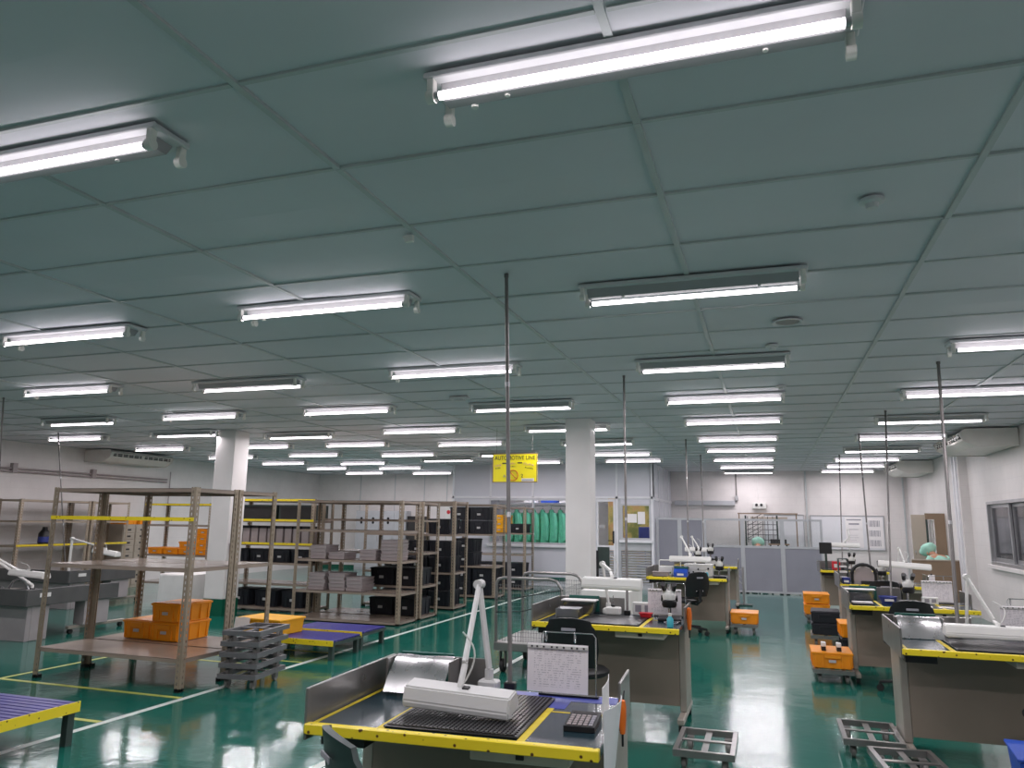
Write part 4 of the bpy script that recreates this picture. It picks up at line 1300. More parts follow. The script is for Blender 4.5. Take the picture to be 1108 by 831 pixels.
make('sdolly', dolly_builder('desk_metal'), 'empty flat dolly on the floor at the end of the red tray workbench', (-.625, 5.03, 0), .0, DG)
make('sdolly', None, 'empty flat dolly against the steel leg of the windowed-side workbench', (.40, 5.68, 0), 0, DG)
make('sdolly', None, 'empty flat dolly in front of the one at the bench leg', (.58, 5.0, 0), .1, DG)
make('sdolly', None, 'flat dolly carrying a blue bin near the black round seat', (.93, 4.45, 0), -.1, DG)
make('sdolly', None, 'dolly carrying the orange crate with dark brackets in it', (.345, 8.2, 0), 0, DG)
make('sdolly', None, 'dolly carrying the single orange crate near the cubicle screens', (-.57, 11.3, 0), 0, DG)
make('sdolly', None, 'dolly carrying the tall black crates', (.44, 10.62, 0), -.05, DG)
make('sdolly', None, 'dolly carrying the two stacked orange crates', (.47, 12.95, 0), 0, DG)
OC2 = crate_builder('storage_crate', 'orange', .36, .46, .16, lidded=False)
make('oc2', OC2, 'orange crate with dark brackets standing in it, on a dolly', (.35, 8.25, .131), 0, 'orange crates on dollies')
make('oc2', None, 'single orange crate on a dolly in the aisle before the cubicle screens', (-.56, 11.35, .131), 0, 'orange crates on dollies')
make('oc2', None, 'orange crate under another one at the far end of the windowed side', (.48, 13.0, .131), 0, 'orange crates on dollies')
make('oc2', None, 'orange crate stacked on another at the far end of the windowed side', (.48, 13.0, .293), 0, 'orange crates on dollies')
make('sdolly', None, 'dolly behind the blue tray workbench, mostly hidden', (.70, 9.35, 0), 0, DG)
make('oc2', None, 'orange crate half hidden behind the blue tray workbench', (.705, 9.4, .278), 0, 'orange crates on dollies')
for q in range(2):
    t = thing('bracket_part', 'dark bracket with a white cap standing in the orange crate, %s one' % ('aisle side' if q == 0 else 'bench side'), 'bracket', (.46 + .14 * q, 8.36, .293), 0, 'brackets in the orange crate')
    g = G(); g.box(-.02, .02, -.02, .1, -.02, .03); obj('bracket_body', g, M['black'], t)
    g = G(); g.box(-.022, .022, -.022, .05, .03, .07, bev=.004); obj('cap', g, M['label'], t)
TB = crate_builder('storage_crate', 'black_box', .33, .44, .145, lidded=True, lab=False)
for q in range(2):
    make('tb', TB, 'black crate on the aisle dolly, %s' % ('lower one' if q == 0 else 'upper one'), (.465, 10.68, .131 + .147 * q), -.05, 'black crates on the aisle dolly')

make('tb', None, 'black crate under the orange one behind the blue tray workbench', (.715, 9.41, .131), 0, 'black crates on the aisle dolly')
# low blue slatted platforms with a yellow front lip
def build_plat(w, d, h):
    def b(label):
        t = thing('slatted_platform', label, 'platform')
        g = G(); n_ = int(d / .058)
        for q in range(n_):
            y = d * q / n_
            g.box(.01, w - .01, y + .004, y + d / n_ - .006, h - .018, h, bev=.003)
        obj('slat_deck', g, M['platform_blue'], t)
        g = G(); g.box(0, w, 0, d, h - .05, h - .019); obj('under_frame', g, M['dark_steel'], t)
        for x in (.04, w - .04):
            for y in (.04, d - .04):
                g = G(); g.box(x - .025, x + .025, y - .025, y + .025, 0, h - .05); obj('leg', g, M['dark_steel'], t)
        return t
    return b
p0 = make('plat1', build_plat(1.5, .95, .27), 'blue slatted platform with a yellow side lip, the one at the edge of the view', (-5.93, 3.2, 0), 0, 'blue slatted platforms')
g = G(); g.box(1.5, 1.51, .0, .95, .21, .275); obj('yellow_lip', g, M['tape'], p0)
p1 = make('plat2', build_plat(1.0, .6, .2), 'blue slatted platform with a yellow front lip under the amber crate', (-5.50, 7.42, 0), 0, 'blue slatted platforms')
g = G(); g.box(0, 1.0, -.01, 0, .145, .204); obj('yellow_lip', g, M['tape'], p1)
dup(p1, 'blue slatted platform behind the one with the yellow lip', (-5.55, 8.12, 0))
# amber crate with a white sheet, on the platform
t = thing('storage_crate', 'large amber crate with a white sheet hanging over its end, on the blue platform', 'crate', (-5.85, 7.55, .2), -.1)
g = G(); g.box(0, .62, 0, .42, .0015, .17, bev=.006, taper=(.015, .015))
for x in (.1, .3, .5):
    g.box(x - .008, x + .008, -.005, .425, .02, .15)
obj('shell', g, M['orange_yellow'], t)
g = G(); g.box(-.01, .63, -.01, .43, .15, .172, bev=.004); obj('rim', g, M['orange_yellow'], t)
g = G(); g.grid(lambda u, v: (-.02 + .22 * u, -.015 - .02 * v, .176 - .13 * v * (1 - .2 * u) - .004 * math.sin(8 * u)), 8, 6, .002); obj('white_sheet', g, M['paper'], t, True)
# ------------------------------------------------------------------ chairs
def chair_builder(mat, tilt=.12):
    def b(label):
        """seat centre at origin, sitter faces +Y, back at -Y"""
        t = thing('office_chair', label, 'chair')
        def back(u, v):
            a = (u - .5) * 2
            w = .17 + .025 * math.sin(PI * min(1, v * 1.2)) - .05 * max(0, v - .78) ** 1.2 * 3
            return (a * w, -.23 - .04 * (1 - a * a) - .06 * v + .01, .52 + .33 * v - (.02 * a * a if v > .8 else 0))
        g = G(); g.grid(back, 14, 10, .022)
        o = obj('backrest', g, M[mat], t, True)
        g = G(); g.box(-.05, .05, -.318, -.312, .765, .785, bev=.002); obj('hand_slot', g, M['ink_grey'], o)
        for x in (-.05, .05):
            g = G(); g.cyl((x, -.29, .6), (x, -.306, .6), .008, 10); obj('bolt', g, M['chrome'], o)
        g = G(); g.lathe([(.001, .43), (.19, .43), (.215, .445), (.215, .465), (.19, .482), (.001, .488)], n=28); s = obj('seat', g, M[mat], t, True); s.scale = (1, .95, 1)
        g = G(); g.tube([(0, -.08, .425), (0, -.24, .42), (0, -.3, .46), (0, -.305, .62)], .018, 8); obj('back_bracket', g, M['black'], t, True)
        g = G(); g.cyl((0, 0, .1), (0, 0, .26), .027, 12); g.cyl((0, 0, .26), (0, 0, .43), .016, 12); g.box(-.08, .08, -.09, .09, .415, .43); obj('gas_column', g, M['black'], t, True)
        for q in range(5):
            a = q * 2 * PI / 5 + .3
            c, s_ = math.cos(a), math.sin(a)
            g = G(); g.bar((.02 * c, .02 * s_, .115), (.27 * c, .27 * s_, .08), .04, .026, .004); lg = obj('base_arm', g, M['black'], t)
            g = G(); g.cyl((.27 * c - .018 * s_, .27 * s_ + .018 * c, .03), (.27 * c + .018 * s_, .27 * s_ - .018 * c, .03), .03, 14); g.cyl((.27 * c, .27 * s_, .03), (.27 * c, .27 * s_, .085), .008, 8); obj('castor', g, M['rubber'], lg, True)
        return t
    return b
CG = 'black work chairs'
make('chair', chair_builder('black'), 'black work chair pushed up to the red tray workbench', (-1.33, 5.52, 0), .0, CG)
make('chair', None, 'black work chair with a pale hand slot at the blue tray workbench', (1.17, 7.98, 0), 0, CG)
make('chair', None, 'black work chair at the bench under the long lamp', (1.30, 10.65, 0), 0, CG)
make('chair', None, 'black work chair seen side-on at the blue bin workbench', (-1.12, 11.02, 0), .7, CG)
make('chair', None, 'black round seat at the bench by the flat dollies', (1.53, 5.24, 0), 1.3, CG)
make('chair2', chair_builder('chair_green'), 'dark green vinyl chair with its back turned, at the front workbench', (-1.12, 2.42, 0), -.75)
def build_stool(label):
    t = thing('round_stool', label, 'stool')
    g = G(); g.lathe([(.001, .36), (.15, .36), (.165, .375), (.15, .392), (.001, .397)], n=24); obj('seat', g, M['black'], t, True)
    g = G(); g.cyl((0, 0, .02), (0, 0, .36), .02, 12); obj('column', g, M['chrome'], t, True)
    g = G(); g.lathe([(.001, 0), (.17, 0), (.16, .02), (.03, .035), (.001, .035)], n=24); obj('base_disc', g, M['black'], t, True)
    return t
make('stool', build_stool, 'low round stool under the person by the brown boards', (3.08, 15.96, 0), 0, 'round stools')
make('stool', None, 'low round stool under the person behind the cubicle screens', (-.27, 19.3, 0), 0, 'round stools')

# ------------------------------------------------------------------ people
def build_person(label):
    """seated, facing local -X, bent forward over the lap; origin on the floor under the pelvis"""
    t = thing('person', label, 'person')
    me = bpy.data.meshes.new('body')
    J = {'pelvis': (0, 0, .56, .13), 'belly': (-.06, 0, .72, .125), 'chest': (-.17, 0, .89, .14), 'collar': (-.27, 0, .985, .09), 'neck': (-.345, 0, 1.03, .052), 'skull': (-.43, 0, 1.08, .085), 'crown': (-.5, 0, 1.12, .07)}
    E_ = [('pelvis', 'belly'), ('belly', 'chest'), ('chest', 'collar'), ('collar', 'neck'), ('neck', 'skull'), ('skull', 'crown')]
    for s, q in ((1, 'a'), (-1, 'b')):
        J['hip' + q] = (-.02, .1 * s, .53, .095); J['knee' + q] = (-.44, .13 * s, .52, .062); J['shin' + q] = (-.42, .13 * s, .3, .055); J['ankle' + q] = (-.4, .13 * s, .09, .038); J['toe' + q] = (-.57, .15 * s, .04, .035)
        J['sho' + q] = (-.22, .17 * s, .96, .062); J['elb' + q] = (-.27, .25 * s, .70, .042); J['wri' + q] = (-.44, .13 * s, .64, .026); J['palm' + q] = (-.52, .09 * s, .63, .028)
        E_ += [('pelvis', 'hip' + q), ('hip' + q, 'knee' + q), ('knee' + q, 'shin' + q), ('shin' + q, 'ankle' + q), ('ankle' + q, 'toe' + q), ('chest', 'sho' + q), ('sho' + q, 'elb' + q), ('elb' + q, 'wri' + q), ('wri' + q, 'palm' + q)]
        for k_, (dy, ln_) in enumerate(((-.030, .07), (-.010, .082), (.010, .076), (.028, .06))):
            a, b_ = 'f%d%s' % (k_, q), 'g%d%s' % (k_, q)
            J[a] = (-.55 - ln_ * .45, .09 * s + dy, .628, .0095); J[b_] = (-.55 - ln_ * .8, .09 * s + dy * 1.05, .60, .008)
            E_ += [('palm' + q, a), (a, b_)]
        J['t' + q] = (-.52, .05 * s, .615, .010); J['u' + q] = (-.55, .03 * s, .60, .009)
        E_ += [('palm' + q, 't' + q), ('t' + q, 'u' + q)]
    names = list(J)
    me.from_pydata([J[n_][:3] for n_ in names], [(names.index(a), names.index(b_)) for a, b_ in E_], [])
    body = bpy.data.objects.new('body', me); C.objects.link(body); body.parent = t
    body.modifiers.new('skin', 'SKIN').use_smooth_shade = True
    if not me.skin_vertices:
        bpy.context.view_layer.objects.active = body
    for i, n_ in enumerate(names):
        v = me.skin_vertices[0].data[i]
        v.radius = (J[n_][3], J[n_][3])
        v.use_root = (n_ == 'pelvis')
    sb = body.modifiers.new('smooth', 'SUBSURF'); sb.levels = 1; sb.render_levels = 2
    me.materials.append(M['skin'])
    # face on the underside of the bowed head
    g = G(); g.ball((-.535, 0, 1.02), .02, .8, .7, 1.2, 8, 6); obj('nose', g, M['skin'], t, True)
    for s in (1, -1):
        g = G(); g.ball((-.40, .088 * s, 1.06), .03, .5, .3, 1, 8, 6); obj('ear', g, M['skin'], t, True)
        g = G(); g.ball((-.525, .033 * s, 1.06), .011, 1, 1, 1, 8, 6); obj('eye', g, M['ink'], t, True)
    g = G(); g.ball((-.50, 0, .985), .022, .5, 1.2, .35, 8, 6); obj('mouth', g, plain('lips', (170, 96, 88), .5), t, True)
    # gown: bell from the shoulders to the knees, sleeves
    g = G()
    path = [(-.325, 1.02, .085), (-.285, .99, .135), (-.2, .92, .19), (-.11, .8, .19), (-.03, .66, .18), (-.03, .52, .215)]
    rings = []
    for (x, z, r_) in path:
        ring = []
        for q in range(20):
            a = 2 * PI * q / 20
            wob = 1 + .05 * math.sin(5 * a + z * 9)
            ring.append(g.bm.verts.new(V((x + r_ * .8 * wob * math.cos(a) * .82, r_ * 1.12 * wob * math.sin(a), z + .3 * r_ * math.cos(a) * (1 if z > .6 else .0)))))
        rings.append(ring)
    for a_, b_ in zip(rings, rings[1:]):
        for q in range(20):
            g.bm.faces.new((a_[q], a_[(q + 1) % 20], b_[(q + 1) % 20], b_[q]))
    obj('gown', g, M['gown_pale'], t, True)
    for s in (1, -1):
        g = G(); g.tube([(-.22, .15 * s, .98), (-.25, .22 * s, .86), (-.27, .255 * s, .70), (-.36, .19 * s, .66), (-.43, .135 * s, .645)], [.085, .08, .07, .06, .05], 12); obj('sleeve', g, M['gown_pale'], t, True)
        g = G(); g.tube([(-.02, .1 * s, .53), (-.25, .12 * s, .53), (-.45, .13 * s, .51), (-.43, .13 * s, .3), (-.405, .13 * s, .11)], [.11, .1, .085, .075, .07], 12); obj('trouser_leg', g, M['trouser'], t, True)
        g = G(); g.box(-.66, -.36, .13 * s - .05, .13 * s + .05, .0, .075, bev=.03, seg=2); obj('shoe', g, M['label'], t, True)
    # gathered cap
    g = G()
    Mx = Matrix.Translation((-.465, 0, 1.125)) @ Matrix.Rotation(-.75, 4, 'Y')
    bmesh.ops.create_uvsphere(g.bm, u_segments=28, v_segments=16, radius=.165)
    for v in g.bm.verts:
        a = math.atan2(v.co.y, v.co.x)
        if v.co.z < -.04:
            f_ = (v.co.z + .04) / .125
            v.co.x *= 1 + .30 * f_; v.co.y *= 1 + .30 * f_
        p = 1 + .05 * math.sin(a * 5 + v.co.z * 14) + .035 * math.sin(a * 11)
        v.co = V((v.co.x * p, v.co.y * p * .95, max(-.1, v.co.z * .72)))
        v.co = Mx @ v.co
    obj('cap', g, M['gown_pale'], t, True)
    return t
make('person', build_person, 'person in a pale green cap and gown bending forward by the brown boards', (3.08, 15.96, 0), -1.0)
PROTO['person'].scale = (.95, .95, .95)
make('person', None, 'person in a green cap seen over the sill of the glazed cubicle screen', (-.27, 19.3, 0), -PI / 2)

# brown and beige boards around the seated person
t = thing('board_screen', 'low brown board screen in front of the person in the green cap', 'screen', (2.40, 15.38, 0))
g = G(); g.box(0, .78, 0, .03, .05, .905); obj('board', g, M['brown'], t)
g = G(); g.box(0, .78, -.01, .05, .905, .925); obj('cap_rail', g, M['beige'], t)
for x in (.02, .72):
    g = G(); g.box(x, x + .04, -.1, .14, 0, .05); obj('foot', g, M['dark_steel'], t)
t = thing('board_screen', 'tall brown and beige board screen with a narrow doorway, behind the seated person', 'screen', (2.70, 17.0, 0))
g = G(); g.box(0, .25, 0, .04, 0, 1.73); obj('pale_panel', g, M['beige'], t)
g = G(); g.box(.25, .6, 0, .04, 1.64, 1.76); g.box(.41, .6, 0, .04, 0, 1.64); obj('brown_panel', g, M['brown'], t)
g = G(); g.box(.25, .29, .0, .04, 0, 1.64); obj('door_post', g, M['dark_steel'], t)
g = G(); g.grid(lambda u, v: (.31 + .09 * u, .06 + .012 * math.sin(u * 14), .25 + 1.38 * v), 10, 6, .002); obj('curtain_strip', g, M['label'], t, True)
for q in range(3):
    x = .04 + .07 * q
    g = G(); g.box(x - .012, x + .012, -.006, 0, .99, 1.03); hp = obj('hook_plate', g, M['alu'], t)
    g = G(); g.tube([(x, -.006, 1.0), (x, -.03, .98), (x, -.02, .95), (x + .015, -.012, .97)], .004, 6); obj('hook', g, M['chrome'], hp, True)

# ------------------------------------------------------------------ service poles dropping to the benches
def pole(label, top, foot, r=.0105, box=True):
    t = thing('service_pole', label, 'pole', foot)
    d = V(top) - V(foot)
    g = G(); g.cyl((0, 0, .01), d - V((0, 0, .004)), r, 10); obj('pipe', g, M['zinc'], t, True)
    g = G(); g.cyl(d - V((0, 0, .02)), d, r * 1.3, 10); obj('ceiling_bush', g, M['zinc'], t, True)
    g = G(); g.box(-.025, .025, -.02, .02, .0015, .035, bev=.004); obj('foot_plate', g, M['black'], t)
    for f in (.36, .68):
        g = G(); p = d * f; q = d * (f + .012)
        g.cyl(p, q, r * 1.2, 10); obj('coupling', g, M['alu'], t, True)
HC = H - .004
pole('grey service pole rising from the front workbench past the yellow sign', (-1.345, 3.854, HC), (-1.135, 3.39, DZ + .002))
pole('grey service pole standing on the red tray workbench', (-1.243, 6.996, HC), (-1.14, 6.43, DZ))
pole('grey service pole rising behind the tall raised lamp', (1.422, 7.056, HC), (1.20, 6.08, DZ), .013)
pole('thin grey service pole on the blue tray workbench', (1.401, 9.986, HC), (1.15, 8.75, DZ))
pole('thin dark service pole on the blue bin workbench', (-1.243, 12.725, HC), (-1.155, 11.76, DZ), .011)
pole('thin dark service pole on the half hidden workbench', (-1.252, 15.742, HC), (-1.18, 14.98, DZ), .011)
pole('thin leaning service pole on the bench under the long lamp', (1.36, 12.46, HC), (1.30, 11.62, DZ), .011)
pole('thin leaning service pole on the last workbench of the windowed side', (1.385, 16.199, HC), (1.20, 14.76, DZ), .011)

# ------------------------------------------------------------------ hanging yellow sign
SX, SY, SZ = -3.88, 10.62, 2.06
t = thing('hanging_sign', 'yellow hanging sign with a no-entry style ring and dark lettering', 'sign', (SX, SY, SZ))
SW, SH = .70, .43
g = G(); g.box(0, SW, 0, .012, 0, SH, bev=.002); obj('panel', g, M['sign_yellow'], t)
g = G()
for (a, b, c, d) in ((0, SW, -.001, .012), (0, SW, SH - .012, SH + .001), (0, .012, 0, SH), (SW - .012, SW, 0, SH)):
    g.box(a, b, -.003, .0, c, d)
obj('border', g, M['brown'], t)
def text(s, size, x, z, m, parent, y=-.002, name='lettering', sx=1.0):
    cu = bpy.data.curves.new('txt', 'FONT')
    cu.body = s; cu.size = size; cu.extrude = .0008; cu.align_x = 'CENTER'
    tmp = bpy.data.objects.new('txt', cu)
    C.objects.link(tmp)
    bpy.context.view_layer.update()
    me = bpy.data.meshes.new_from_object(tmp.evaluated_get(bpy.context.evaluated_depsgraph_get()))
    bpy.data.objects.remove(tmp)
    o = bpy.data.objects.new(name, me)
    me.materials.clear(); me.materials.append(m)
    C.objects.link(o)
    o.parent = parent
    o.location = (x, y, z)
    o.rotation_euler = (PI / 2, 0, 0)
    o.scale = (sx, 1, 1)
    return o
text('AUTOMOTIVE LINE', .085, SW * .5, SH - .095, M['ink'], t, sx=.86)
rr = random.Random(3)
def scribble(x0, x1, z0, hgt, m, nm, slope=0):
    g = G(); x = x0
    while x < x1:
        w_ = rr.uniform(.006, .013)
        z = z0 + slope * (x - x0)
        hh = hgt * rr.choice((.6, .7, 1))
        g.box(x, x + .003, -.003, 0, z, z + hh)
        if rr.random() < .7:
            g.box(x + .003, x + w_, -.003, 0, z + hh * rr.choice((0, .4, .8)), z + hh * rr.choice((0, .4, .8)) + .004)
        x += w_ + .004
    o = obj(nm, g, m, t)
    return o
scribble(.04, .14, SH - .2, .035, M['ink_pink'], 'small_print', .15)
scribble(.27, .36, SH - .165, .04, M['ink_pink'], 'small_print')
scribble(.49, .64, SH - .17, .035, M['ink_pink'], 'small_print', -.12)
scribble(.05, .12, SH - .235, .02, M['ink'], 'small_print', .2)
scribble(.27, .36, SH - .2, .016, M['ink'], 'small_print')
scribble(.51, .63, SH - .215, .02, M['ink'], 'small_print', -.2)
for x, dz in ((.155, -.155), (.395, -.15)):
    g = G(); g.box(x, x + .07, -.003, 0, SH + dz, SH + dz + .018); obj('dash', g, M['ink'], t)
g = G(); g.box(.46, .65, -.003, 0, .015, .06); wl = obj('white_label', g, M['label'], t)
g = G()
for q in range(9):
    g.box(.475 + q * .018, .485 + q * .018, -.0045, -.003, .025, .045)
obj('label_print', g, M['ink_grey'], wl)
text('A', .06, .19, .075, M['ink_grey'], t)
text('2', .07, .465, .075, M['ink'], t)
g = G(); cx, cz, R_ = .325, .105, .075
g.tube([(cx + R_ * math.cos(a), -.003, cz + R_ * math.sin(a)) for a in [q * 2 * PI / 28 for q in range(28)]], .006, 6, closed=True)
g.tube([(cx - R_ * .7, -.003, cz + R_ * .7), (cx + R_ * .7, -.003, cz - R_ * .7)], .006, 6)
obj('ban_ring', g, M['ink_red'], t, True)
for x in (.06, SW - .08):
    g = G(); g.cyl((x, .006, SH), (x, .006, HC - SZ), .0025, 6); obj('hanging_wire', g, M['zinc'], t)

# ------------------------------------------------------------------ gowns behind the office window
def build_gown(label):
    t = thing('hanging_gown', label, 'gown')
    def f(u, v):
        a = 2 * PI * u
        sh = .07 + .115 * min(1, (1 - v) * 3.2) ** .6
        fold = 1 + (.2 * math.sin(a * 6 + 2 * v) + .12 * math.sin(a * 13 + 5 * v)) * (1 - v * .6)
        return (.055 * fold * math.cos(a) * (.6 + .8 * (1 - v)), sh * fold * math.sin(a), .62 + .98 * v)
    g = G(); g.grid(f, 56, 10); obj('gown_body', g, M['gown'], t, True)
    for s in (1, -1):
        g = G(); g.tube([(0, .12 * s, 1.5), (0, .19 * s, 1.38), (.01, .2 * s, 1.1), (.01, .19 * s, .86)], [.05, .06, .055, .05], 10); obj('sleeve', g, M['gown'], t, True)
    g = G(); g.tube([(0, -.14, 1.53), (0, 0, 1.63), (0, .14, 1.53)], .006, 6); g.tube([(0, 0, 1.63), (0, 0, 1.683)], .004, 6); obj('hanger', g, M['black'], t, True)
    return t
n_g = 10
for q in range(n_g):
    make('gown', build_gown, 'green gown on the rail behind the office window, %s from the racks' % (ORD[q] if q < 11 else ('twelfth', 'thirteenth')[q - 11]), (-6.26 + .228 * q, 18.35, .188), .74 + rnd.uniform(-.07, .07), 'green gowns on a rail')
t = thing('garment_rail', 'steel rail carrying the green gowns inside the office', 'rail', (-6.6, 18.35, 0))
g = G(); g.cyl((0, 0, 1.885), (2.6, 0, 1.885), .012, 10); obj('rail_bar', g, M['chrome'], t)
for x in (0, 2.6):
    g = G(); g.cyl((x, 0, .04), (x, 0, 1.9), .014, 10); u_ = obj('upright', g, M['chrome'], t)
    g = G(); g.box(x - .02, x + .02, -.25, .25, 0, .04, bev=.005); obj('foot', g, M['chrome'], u_)
for q, (x, w_, m, lab) in enumerate(((-5.36, .42, 'blue', 'blue folded bundle lying above the gowns rail'), (-5.8, .3, 'label', 'white folded bundle lying above the gowns rail'), (-4.88, .3, 'label', 'pale folded bundle next to the blue one above the gowns'))):
    g = G(); g.box(0, w_, 0, .3, 0, .13, bev=.02, seg=2); tag(obj('folded_bundle', g, M[m], loc=(x, 18.2, 1.953), smooth=True), lab, 'bundle', 'bundles above the rail')
t = thing('garment_shelf', 'thin shelf above the gowns carrying folded bundles', 'shelf', (-6.5, 18.1, 1.93))
g = G(); g.box(0, 2.45, .0, .45, 0, .02); obj('board', g, M['part_frame'], t)
for x in (.02, 2.4):
    g = G(); g.box(x, x + .03, .42, .45, -1.93, 0); obj('upright', g, M['part_frame'], t)
# notices and office clutter behind the small window
t = thing('notice_sheet', 'white sheet taped inside the small office window, lower one', 'notice', (-3.12, PY + .022, 1.5))
g = G(); g.box(0, .22, 0, .003, 0, .2); obj('sheet', g, M['paper'], t)
t['group'] = 'sheets on the small window'
t = thing('notice_sheet', 'white sheet taped inside the small office window, upper one', 'notice', (-2.88, PY + .022, 1.47))
g = G(); g.box(0, .17, 0, .003, 0, .28); obj('sheet', g, M['paper'], t)
t['group'] = 'sheets on the small window'
t = thing('side_chair', 'dark blue chair seen through the small office window', 'chair', (-3.0, 18.6, 0))
g = G(); g.box(0, .3, 0, .06, .9, 1.4, bev=.02, seg=2); obj('backrest', g, M['blue_dark'], t)
g = G(); g.box(0, .32, -.35, .05, .45, .52, bev=.02, seg=2); obj('seat', g, M['blue_dark'], t)
for x in (.02, .28):
    for y in (-.3, 0):
        g = G(); g.cyl((x, y, 0), (x, y, .46), .012, 8); obj('leg', g, M['black'], t)
g = G(); g.cyl((.15, .05, .5), (.15, .05, .95), .02, 8); obj('back_post', g, M['black'], t)

# ------------------------------------------------------------------ things on and by the back wall
t = thing('emergency_light', 'white twin-head emergency light box on the back wall', 'light', (-.38, YB - .002, 1.9))
g = G(); g.box(0, .34, -.1, 0, 0, .16, bev=.01); obj('case', g, M['lamp_white'], t)
for x in (.1, .22):
    g = G(); g.cyl((x, -.1, .1), (x, -.13, .1), .035, 14); obj('lamp_eye', g, M['black'], t, True)
g = G(); g.tube([(.15, -.02, .16), (.15, -.012, .5), (.15, -.012, .96)], .006, 6); obj('cable', g, M['label'], t)
def wboard(label, x0, x1, z0, z1):
    t = thing('whiteboard', label, 'whiteboard', (x0, YB - .004, z0))
    w_, h_ = x1 - x0, z1 - z0
    g = G(); g.box(0, w_, -.02, 0, 0, h_); obj('writing_surface', g, M['whiteboard'], t)
    g = G()
    for (a, b, c, d) in ((-.01, w_ + .01, -.012, .012), (-.01, w_ + .01, h_ - .012, h_ + .012), (-.01, .012, .012, h_ - .012), (w_ - .012, w_ + .01, .012, h_ - .012)):
        g.box(a, b, -.03, 0, c, d)
    obj('frame', g, M['alu'], t)
    return t
t = wboard('whiteboard with two printed notices on the back wall', 1.02, 2.73, .9, 1.74)
for x, w_, nm in ((.82, .4, 'notice_sheet'), (1.3, .38, 'notice_sheet')):
    g = G(); g.box(x, x + w_, -.024, -.0205, .05, .8); s = obj(nm, g, M['paper'], t)
    g = G()
    if x < 1:
        for (a, b, c, d_) in ((.03, .03, .73, .76), (.08, .08, .62, .66), (.06, .1, .5, .51)):
            g2 = G(); g2.box(x + a, x + w_ - b, -.0255, -.024, c, d_); obj('heading', g2, M['ink_grey'], s)
        for q in range(5):
            g.box(x + .06, x + w_ - .1 - .03 * (q % 3), -.0255, -.024, .12 + .06 * q, .125 + .06 * q)
    else:
        for r_ in range(3):
            g = G() if r_ == 0 else (obj('print_block', g, M['ink_grey'], s), G())[1]
            for q in range(11):
                g.box(x + .06 + .024 * q, x + .068 + .024 * q + .004 * (q % 3), -.0255, -.024, .1 + .24 * r_, .25 + .24 * r_)
    obj('print_block', g, M['ink_grey'], s)
wboard('plain whiteboard behind the end of the glazed cubicle screens', -.1, .86, .75, 1.75)
t = thing('display_stand', 'slim brown frame standing at the back wall behind the cubicle screens', 'frame', (-.74, YB - .3, 0))
for x in (0, 1.4):
    g = G(); g.box(x, x + .03, 0, .03, 0, 1.76); obj('upright', g, M['brown'], t)
g = G(); g.box(-.02, 1.45, -.01, .04, 1.76, 1.79); obj('top_rail', g, M['brown'], t)
g = G(); g.box(.3, 1.2, -.005, .035, 1.64, 1.69); obj('cross_rail', g, M['beige'], t)
t = thing('lattice_screen', 'dark lattice screen seen through the middle glazed cubicle screen', 'lattice', (-.62, 20.2, 0))
g = G()
for q in range(6):
    x = .12 + .12 * q
    g.bar((x, 0, 1.05), (x, 0, 1.7), .014, .014)
for q in range(5):
    g.bar((0.1, .016, 1.12 + .125 * q), (.8, .016, 1.12 + .125 * q), .014, .014)
for q in range(5):
    g.bar((.1, -.016, 1.15 + .1 * q), (.45, -.016, 1.35 + .1 * q), .016, .012)
obj('lattice_bars', g, M['ink'], t)
g = G(); g.box(.05, .09, -.02, .02, 0, 1.72); obj('post', g, M['dark_steel'], t)
g = G(); g.box(.8, .84, -.02, .02, 0, 1.72); obj('post', g, M['dark_steel'], t)
t = thing('file_box', 'long dark box on the sill behind the glazed screen, beside the green cap', 'box', (.02, 19.0, 0))
g = G(); g.box(0, .36, 0, .2, 1.06, 1.16, bev=.006); obj('case', g, M['black'], t)
g = G(); g.box(-.05, .42, -.05, .3, 1.03, 1.06); obj('table_top', g, M['brown'], t)
for x in (0, .36):
    for y in (0, .24):
        g = G(); g.box(x - .02, x + .02, y - .02, y + .02, 0, 1.03); obj('leg', g, M['dark_steel'], t)
# tubular bracket stand against the screens
t = thing('bracket_stand', 'grey folding bracket stand before the glazed cubicle screens', 'stand', (-.76, 15.3, -.14))
t.scale = (1.28, 1.28, 1)
t.location.z = 0
g = G(); g.bar((.0, .0, .66), (.2, .0, .66), .02, .02); g.bar((.0, .0, .64), (.19, .0, .38), .018, .014); g.bar((.05, .02, .66), (.2, .02, .46), .012, .01); obj('brace', g, M['alu'], t)
g = G(); g.bar((.2, .0, 0), (.2, .0, .70), .03, .03); obj('post', g, M['alu'], t)
g = G(); g.box(.08, .32, -.1, .1, 0, .02); obj('base', g, M['dark_steel'], t)

